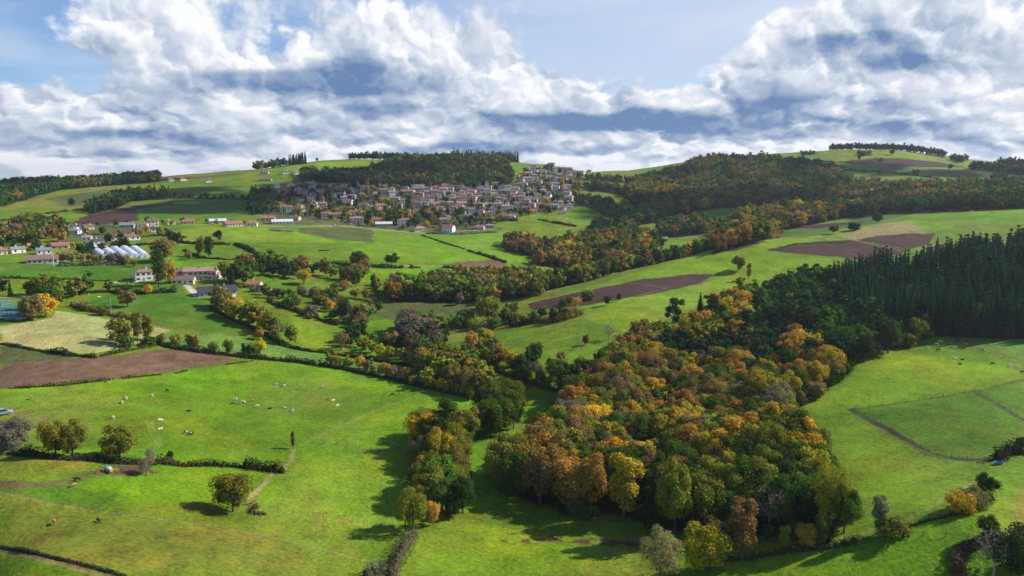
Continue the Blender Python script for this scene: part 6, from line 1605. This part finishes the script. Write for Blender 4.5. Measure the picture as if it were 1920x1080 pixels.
HEDGES = [
    ([(20, 851), (60, 856), (110, 861), (160, 863), (220, 869), (290, 871)], 2.4, 2.6, HDK, 'dark hedge running under the oaks at lower left'),
    ([(296, 868), (345, 874)], 2.6, 2.8, HBR, 'short reddish dark hedge right of the muddy patch'),
    ([(345, 874), (390, 873), (450, 876)], 1.8, 2.2, HDK, 'low dark hedge between the muddy patch and the footpath'),
    ([(462, 878), (495, 881), (528, 886)], 2.8, 3.2, HDK, 'thick dark hedge end where the footpath bends'),
    ([(0, 645), (60, 656), (110, 664)], 1.2, 1.8, HDK, 'low hedge along the lower edge of the pale yellow field'),
    ([(85, 660), (130, 667), (178, 671)], 2.2, 2.8, HDK, 'thick hedge at the tip of the dark olive wedge'),
    ([(190, 668), (230, 660), (290, 648)], 1.6, 2.4, HOL, 'scrubby hedge under the field-corner trees'),
    ([(295, 646), (330, 655), (400, 664), (460, 671), (560, 680), (640, 692), (740, 714), (800, 728)], 2.0, 2.4, HDK, 'long dark hedge between the pale green strip and the cow pasture'),
    ([(800, 728), (840, 737), (895, 750)], 1.8, 2.2, HOL, 'hedge end reaching the stream right of the cow pasture'),
    ([(0, 730), (120, 723), (240, 709), (330, 700), (380, 690), (475, 677)], 0.9, 1.3, HOL, 'thin scrubby hedge under the ploughed field', 0.8, 0.4),
    ([(395, 580), (440, 602), (490, 625), (530, 648), (560, 656)], 2.2, 2.6, HDK, 'dark hedge under the yellow tree row'),
    ([(560, 656), (620, 664), (690, 674), (750, 684), (800, 694)], 2.0, 2.6, HDK, 'dark hedge from the tree row towards the stream'),
    ([(1004, 603), (1030, 604), (1060, 600), (1088, 589)], 5.0, 6.0, HGO, 'big rounded golden-brown hedge below the ploughed strip'),
    ([(960, 612), (985, 608), (1004, 604)], 4.0, 5.0, HDK, 'dark hedge left of the golden-brown one'),
    ([(335, 456), (370, 458), (430, 459)], 2.2, 3.0, HDK, 'dark hedge crossing the bright hill above the farm'),
    ([(440, 459), (460, 466), (487, 480)], 2.4, 3.5, HDK, 'short slanting dark hedge on the hill above the farm'),
    ([(345, 470), (375, 484), (430, 488), (470, 484), (530, 480)], 1.6, 2.2, HDK, 'winding hedge in the middle of the hill above the farm'),
    ([(597, 471), (616, 470)], 1.6, 2.5, HDK, 'tiny dark hedge stub on the cow hillside'),
    ([(790, 441), (830, 455), (870, 467)], 1.0, 1.6, HDK, 'thin hedge descending from the village edge'),
    ([(878, 471), (915, 482), (948, 493)], 2.2, 2.6, HDK, 'thick hedge beside the reddish ploughed strip'),
    ([(620, 494), (680, 500), (740, 503), (800, 502), (870, 503), (940, 505)], 2.2, 3.0, HOL, 'hedge following the lane in mid valley', 1, 0.3),
    ([(776, 1004), (762, 1028), (748, 1052), (735, 1085)], 2.2, 2.8, HGY, 'grey-green hedge going down from the copse to the bottom edge'),
    ([(690, 1082), (712, 1070), (735, 1072)], 2.6, 3.4, HGY, 'greyish bush clump cut by the bottom edge'),
    ([(1798, 1085), (1790, 1055), (1800, 1035), (1830, 1022), (1868, 1002)], 3.0, 3.4, HBR, 'brown winding hedge at the lower right'),
    ([(1790, 963), (1820, 958), (1855, 936)], 2.4, 3.2, HOL, 'curved hedge carrying the orange bushes at lower right'),
    ([(1690, 992), (1740, 977), (1790, 966)], 0.9, 1.4, HBR, 'low brown hedge line leading to the orange bushes', 0.8, 0.2),
    ([(1290, 1052), (1340, 1050), (1400, 1048), (1480, 1034), (1560, 1026), (1620, 1012), (1690, 1002)], 1.3, 3.0, HOL, 'scrub edge along the lower rim of the big wood', 1, 0.42),
    ([(505, 568), (540, 580), (580, 592)], 2.2, 3.0, HDK, 'dark hedge on the valley slope right of the farm'),
    ([(585, 594), (610, 603), (632, 610)], 2.4, 3.2, HDK, 'short dark hedge lower on the valley slope'),
    ([(900, 655), (912, 682), (950, 704), (1000, 722), (1060, 740), (1085, 745)], 2.6, 3.0, HOL, 'olive hedge curving beside the shaded stream meadow'),
    ([(0, 1026), (60, 1036), (130, 1054), (180, 1066), (235, 1082)], 0.7, 1.0, HDK, 'low dark scrub along the ditch at the bottom left', 0.9, 0.25),
    ([(135, 575), (180, 586), (250, 600)], 1.8, 4.0, HBR, 'brown bramble bank above the pale yellow field', 1, 0.2),
    ([(0, 600), (30, 603), (60, 600)], 1.2, 2.0, HBR, 'low hedge at the edge of the netted field'),
    ([(130, 552), (200, 548), (260, 551), (330, 548)], 2.4, 4.0, HDK, 'dark thicket hedge below the white farmhouse'),
    ([(110, 500), (160, 498), (235, 496)], 2.6, 4.0, HGY, 'grey-brown thicket in front of the polytunnels'),
    ([(160, 466), (230, 462), (300, 458)], 2.2, 3.0, HDK, 'dark hedge behind the polytunnels'),
    ([(350, 446), (300, 442), (200, 448)], 1.6, 2.5, HDK, 'garden hedge around the white bungalow', 1, 0.3),
    ([(870, 411), (900, 413), (940, 415), (970, 414)], 2.6, 3.0, HDK, 'dark clipped hedge under the lower village houses'),
    ([(800, 438), (860, 440), (930, 436)], 1.2, 1.8, HGY, 'low hedge along the road at the village foot'),
    ([(1010, 412), (1050, 420), (1080, 425)], 2.0, 3.0, HDK, 'dark hedge on the meadow right of the village'),
    ([(1240, 478), (1270, 471), (1300, 468)], 1.8, 2.5, HBR, 'brown hedge across the small meadow behind the ridge'),
    ([(1590, 455), (1500, 457), (1440, 469)], 0.5, 0.8, HOL, 'thin weedy margin above the right ploughed field', 0.5, 0.3),
    ([(1590, 319), (1680, 325), (1760, 335)], 2.0, 4.0, HDK, 'hedge line across the far right hill fields'),
    ([(1490, 302), (1560, 304), (1600, 306)], 2.0, 4.0, HDK, 'hedge above the autumn wood on the far right'),
    ([(0, 415), (60, 404), (130, 396), (165, 394)], 1.6, 3.0, HDK, 'hedge between the far left green fields', 1, 0.3),
    ([(0, 522), (120, 524), (250, 530)], 1.0, 1.5, HDK, 'thin hedge along the track below the left meadow', .8, .3),
    ([(1870, 862), (1890, 850), (1915, 852)], 2.4, 3.0, HDK, 'dark bramble clump beside the water trough'),
    ([(480, 950), (470, 962), (495, 965)], 0.8, 2.0, HBR, 'pile of brown brushwood beside the fallen white branch'),
]
def fence(line, label, spacing=4.0, h=1.15, r=0.07, wires=True):
    L = world_line(line); seg = np.hypot(*np.diff(L, axis=0).T); cum = np.concatenate([[0], np.cumsum(seg)]); tot = cum[-1]
    n = min(60, int(tot / spacing) + 1); ss = np.linspace(0, tot, n)
    P = np.stack([np.interp(ss, cum, L[:, 0]), np.interp(ss, cum, L[:, 1])], -1); Z = height(P[:, 0], P[:, 1])
    root = empty('fence', (P[0, 0], P[0, 1], float(Z[0]))); tag(root, label, 'fence', 'wire fences of the pastures')
    me = MB().tube([(0, 0, -.3), (0.02, 0, h)], [r, r * .9], 6).mesh('post', M_WOOD)
    o0 = np.array([P[0, 0], P[0, 1], Z[0]])
    for i in range(n): inst('post', me, root, (P[i, 0] - o0[0], P[i, 1] - o0[1], float(Z[i] - o0[2])), RNG.uniform(0, 6), None, (1, 1, RNG.uniform(.85, 1.15)))
    if wires:
        for zz in (.45, .95):
            MB().tube([(P[i, 0] - o0[0], P[i, 1] - o0[1], float(Z[i] - o0[2]) + zz) for i in range(n)], [.012] * n, 3).obj('wire', M_METAL, root, (0.25, 0.24, 0.22))
FENCES = [([(562, 828), (600, 831), (650, 837), (700, 845), (765, 848)], 'post and wire fence from the rust shrub to the copse'),
          ([(520, 962), (580, 966), (660, 976), (720, 988), (765, 998)], 'post and wire fence reaching the foot of the long copse'),
          ([(1690, 1004), (1740, 1006), (1815, 1009)], 'short post fence right of the ivy covered tree'),
          ([(130, 922), (165, 928), (212, 938)], 'short fence in the bottom left pasture beside the deep green patch'),
          ([(0, 926), (90, 945), (170, 959), (260, 970), (400, 988)], 'long fence crossing the bottom left pasture'),
          ([(1600, 768), (1645, 793), (1700, 826), (1750, 853), (1800, 862), (1880, 864)], 'fence following the dark ditch in the right pasture'),
          ([(1605, 768), (1700, 754), (1780, 743), (1828, 733)], 'fence between the two right-hand meadows'),
          ([(1808, 640), (1850, 660), (1905, 684)], 'fence beside the cattle herd on the right'),
          ([(1825, 733), (1870, 758), (1920, 788)], 'fence running to the right edge from the meadow corner'),
          ([(45, 905), (60, 909), (78, 912)], 'pale gate fence on the muddy track at lower left')]

# ------------------------------------------------------------------ vehicles and small things
def wheel(parent, x, y, z, r, w):
    q = MB().tube([(x, y - w / 2, z), (x, y + w / 2, z)], [r, r], 16).obj('wheel', M_RUBBER, parent)
    s = -1 if y < 0 else 1
    MB().tube([(x, y + s * (w / 2 - .02), z), (x, y + s * (w / 2 + .01), z)], [r * .6, r * .55], 12).obj('rim', M_METAL, q, (0.45, 0.45, 0.47))
def car(p, rz, label, body=(0.30, 0.34, 0.42), s=1.0, van=False):
    root = empty('parked_car', p, rz, s); tag(root, label, 'car')
    hw = 0.88
    lower = [(-2.15, .35), (-2.2, .85), (-1.95, 1.0), (1.0, 1.02), (2.0, .85), (2.15, .6), (2.1, .32)]
    m = MB(); m.prism(lower, -hw, hw, 'y'); o = m.obj('body', M_METAL, root, body); o.modifiers.new('b', 'BEVEL').width = .06
    cab = [(-1.95, 1.0), (-1.6, 1.5), (-.9, 1.62), (.25, 1.60), (1.05, 1.03)]
    m = MB(); k = len(cab)
    for y, ins in ((-hw + .05, 0), (hw - .05, 0)):
        for (x, z) in cab: m.v.append((x, y * (1 - 0.16 * (z - 1.0) / .6), z))
    m.f.append(tuple(range(k))[::-1]); m.f.append(tuple(range(k, 2 * k)))
    for i in range(k): m.f.append((i, (i + 1) % k, k + (i + 1) % k, k + i))
    m.obj('window', M_GLASS, root)
    MB().box(-1.62, -.70, 1.56, .28, .70, 1.66).obj('roof', M_METAL, root, body)
    for x in (-1.35, 1.35):
        for y in (-.82, .82): wheel(root, x, y, .33, .33, .22)
    for y in (-.62, .62):
        MB().box(2.08, y - .18, .62, 2.17, y + .18, .78).obj('headlight', M_METAL, root, (.8, .8, .78))
        MB().box(-2.22, y - .14, .70, -2.15, y + .14, .92).obj('tail_light', M_METAL, root, (.4, .02, .02))
def small_things():
    p = at(6, 778); car(p, R(35), 'silver-blue parked car cut by the left edge beside the bare thicket', s=1.25)
    # feeder trailer
    p = at(203, 886); root = empty('feeder_trailer', p, R(-15), 0.85); tag(root, 'orange farm trailer with a pale blue tank in the muddy patch', 'trailer')
    MB().box(-1.3, -.75, .45, 1.5, .75, .62).tube([(1.4, 0, .5), (2.4, 0, .45)], [.07, .06], 6).obj('chassis', M_METAL, root, (0.55, 0.18, 0.04))
    MB().tube([(-1.2, 0, 1.3), (-1.05, 0, 1.3), (.9, 0, 1.3), (1.05, 0, 1.3)], [.45, .68, .68, .45], 16).obj('tank', M_METAL, root, (0.28, 0.48, 0.66), True)
    MB().box(1.0, -.7, .62, 1.5, .7, 1.25).obj('engine_box', M_METAL, root, (0.60, 0.20, 0.04))
    for x, r in ((-.7, .48), (1.2, .36)):
        for y in (-.9, .9): wheel(root, x, y, r, r, .26)
    # trough
    p = at(1872, 871); root = empty('water_trough', p, R(10), 1.1); tag(root, 'small blue water trough by the fence near the right edge', 'trough')
    m = MB(); K = 16
    for (r, z) in ((.85, 0), (1.0, .6), (.93, .6), (.85, .42)):
        for k in range(K): m.v.append((r * 1.3 * cos(2 * pi * k / K), r * .8 * sin(2 * pi * k / K), z))
    for q in range(3):
        for k in range(K): m.f.append((q * K + k, q * K + (k + 1) % K, (q + 1) * K + (k + 1) % K, (q + 1) * K + k))
    m.f.append(tuple(range(K))[::-1]); m.obj('tub', M_METAL, root, (0.03, 0.16, 0.42))
    MB().poly([(1.16 * cos(2 * pi * k / K), .72 * sin(2 * pi * k / K), .45) for k in range(K)]).obj('water', M_GLASS, root)
    # fallen branch
    p = at(468, 948); m = MB(); m.tube([(-2.2, 0, .2), (-.6, .1, .35), (1.2, .5, .9), (2.4, .9, 1.9)], [.10, .16, .15, .06], 7).tube([(.6, .3, .7), (1.2, -.5, 1.1)], [.07, .03], 5)
    o = m.obj('fallen_branch', M_PALEBARK, None, smooth=True); o.location = p; tag(o, 'bare white fallen branch leaning beside the lone olive tree', 'branch')
    o.scale = (1.1, 1.1, 1.1)
    # caravan
    p = at(513, 551); root = empty('caravan', p, R(-20), 1.0); tag(root, 'white caravan on the slope right of the farm', 'caravan')
    b = MB(); b.prism([(-1.1, .5), (1.1, .5), (1.15, 2.2), (1.0, 2.6), (-1.0, 2.6), (-1.15, 2.2)], -3.2, 3.2, 'x'); b.obj('body', M_METAL, root, (0.78, 0.78, 0.76))
    for x in (-1.8, .2, 2.0): MB().box(x - .5, -1.2, 1.5, x + .5, -1.12, 2.1).obj('window', M_GLASS, root)
    for y in (-.95, .95): wheel(root, 0, y, .36, .36, .2)
    # vehicles by the road under the village
    for (px, py, c, lab) in [(500, 419, (.7, .7, .7), 'tiny white car parked by the hall under the village'), (655, 421, (.6, .6, .62), 'tiny pale car on the road under the village'), (625, 423, (.7, .7, .7), 'tiny white car on the road left of the cream house')]:
        car(at(px, py), R(RNG.uniform(-15, 15)), lab, c, 1.1)
    # timber and rubble heaps beside the sports ground
    for (px, py, lab, s) in [(518, 433, 'heap of pale timber at the edge of the rough ground', 1.6), (540, 434, 'second heap of pale timber nearer the village', 1.3)]:
        p = at(px, py); m = MB(); rg = random.Random(px)
        for k in range(26):
            a = rg.uniform(-.3, .3); x, y, z = rg.uniform(-4, 4), rg.uniform(-1.5, 1.5), rg.uniform(.1, 1.2)
            m.tube([(x - 2 * cos(a), y - 2 * sin(a), z), (x + 2 * cos(a), y + 2 * sin(a), z + rg.uniform(-.3, .3))], [.2, .2], 5)
        o = m.obj('timber_heap', M_PALEBARK, None); o.location = p; o.scale = (s,) * 3; tag(o, lab, 'timber heap')
    # netted crop rows at the far left
    mn, t, o_ = new_mat('crop_netting'); bs = t.new('ShaderNodeBsdfPrincipled'); tc = t.new('ShaderNodeTexCoord').outputs['Object']
    t.put(bs.inputs['Base Color'], t.mix(t.smooth(t.noise(tc, 1.5, 5, .7).outputs[0], .4, .65), (0.03, 0.10, 0.10, 1), (0.16, 0.33, 0.34, 1))); bs.inputs['Roughness'].default_value = .7
    t.l.new(bs.outputs[0], o_.inputs[0])
    for i in range(7):
        A = at(-12, 568 + i * 5.2); B = at(20 + i * 5, 566 + i * 5.6); n = 14; v = []; f = []
        dx, dy = B[0] - A[0], B[1] - A[1]; L = math.hypot(dx, dy); nx, ny = -dy / L, dx / L
        for s in range(n + 1):
            cx, cy = A[0] + dx * s / n, A[1] + dy * s / n
            for k in range(6):
                a = pi * k / 5; X, Y = cx + nx * 1.2 * cos(a), cy + ny * 1.2 * cos(a); v.append((X - A[0], Y - A[1], float(height(X, Y)) - A[2] + .05 + 1.1 * sin(a)))
        for s in range(n):
            for k in range(5): q = s * 6 + k; f.append((q, q + 1, q + 7, q + 6))
        m = MB(); m.v = v; m.f = f; o = m.obj('netting_tunnel', mn, None, smooth=True); o.location = A
        tag(o, 'low teal netting row over a crop at the left edge', 'netting', 'netting rows at the left edge')

# ------------------------------------------------------------------ assemble
build_houses()
church(); tower_crane(); polytunnels()
village_trees()
place_trees()
for a in HEDGES: hedge(*a)
for a in FENCES: fence(*a)
poles(); cattle(); small_things()
build_ground()

# ------------------------------------------------------------------ unseen clouds added towards the sun to shade hills and fields
def clouds():
    m, t, o = new_mat('cloud_white')
    bs = t.new('ShaderNodeBsdfDiffuse'); bs.inputs[0].default_value = (0.85, 0.87, 0.9, 1)
    t.l.new(bs.outputs[0], o.inputs[0])
    sdir = np.array([sin(SUN_AZ) * cos(SUN_EL), cos(SUN_AZ) * cos(SUN_EL), sin(SUN_EL)])
    rng = np.random.default_rng(99)
    V, Fc = ICO2
    for (lobes, lab) in SHADE_CLOUDS:
        P = [(at(*a[:2]) if a[1] != 'D' else at(a[0], D=a[2]), a[-1]) for a in lobes]
        c0 = P[0][0] + sdir * (1300 / sdir[2]); parts = []
        for p, r in P:
            q = p + sdir * (1300 / sdir[2]) - c0
            for k in range(48):
                a = rng.uniform(0, 2 * pi); rr = r * math.sqrt(rng.random()) * 0.95; s = r * rng.uniform(0.12, 0.34) * (1.25 - 0.7 * rr / r)
                v = V * (s, s, s * 0.5) * (1 + 0.12 * rng.normal(size=(len(V), 1))) + q + (cos(a) * rr, sin(a) * rr, rng.uniform(-.05, .12) * r)
                parts.append((v, Fc, np.zeros((len(V), 3))))
        v, f, _ = join(parts)
        ob = link(bpy.data.objects.new('cloud', mesh_arrays('cloud', v, f, [m], True))); ob.location = c0
        tag(ob, lab, kind='structure')
SHADE_CLOUDS = [([(390, 388, 75), (300, 395, 55), (470, 372, 70), (350, 360, 60)], 'unseen cloud placed to shade the left fields'),
          ([(60, 350, 90), (200, 340, 90), (290, 338, 60)], 'unseen cloud placed to shade the left ridge'),
          ([(590, 368, 60), (560, 350, 55), (760, 'D', 1230, 70), (660, 325, 60)], 'unseen cloud placed to shade the upper village'),
          ([(1240, 395, 70), (1340, 390, 90), (1450, 385, 70), (1150, 400, 50)], 'unseen cloud placed to shade the middle valley woods'),
          ([(1620, 'D', 1400, 80), (1500, 'D', 1350, 60), (1780, 'D', 1380, 60)], 'unseen cloud placed to shade the far right hill')]
clouds()

# ------------------------------------------------------------------ air
def haze():
    m, t, o = new_mat('haze')
    pv = t.new('ShaderNodeVolumePrincipled')
    pv.inputs['Color'].default_value = (0.80, 0.88, 1.0, 1); pv.inputs['Density'].default_value = 0.000055
    pv.inputs['Anisotropy'].default_value = 0.3
    t.l.new(pv.outputs[0], o.inputs['Volume'])
    b = MB().box(-9500, -9500, -90, 9500, 9500, 215)
    ob = b.obj('haze', m, None); tag(ob, kind='stuff'); ob['label'] = 'thin autumn haze over the whole valley'
haze()
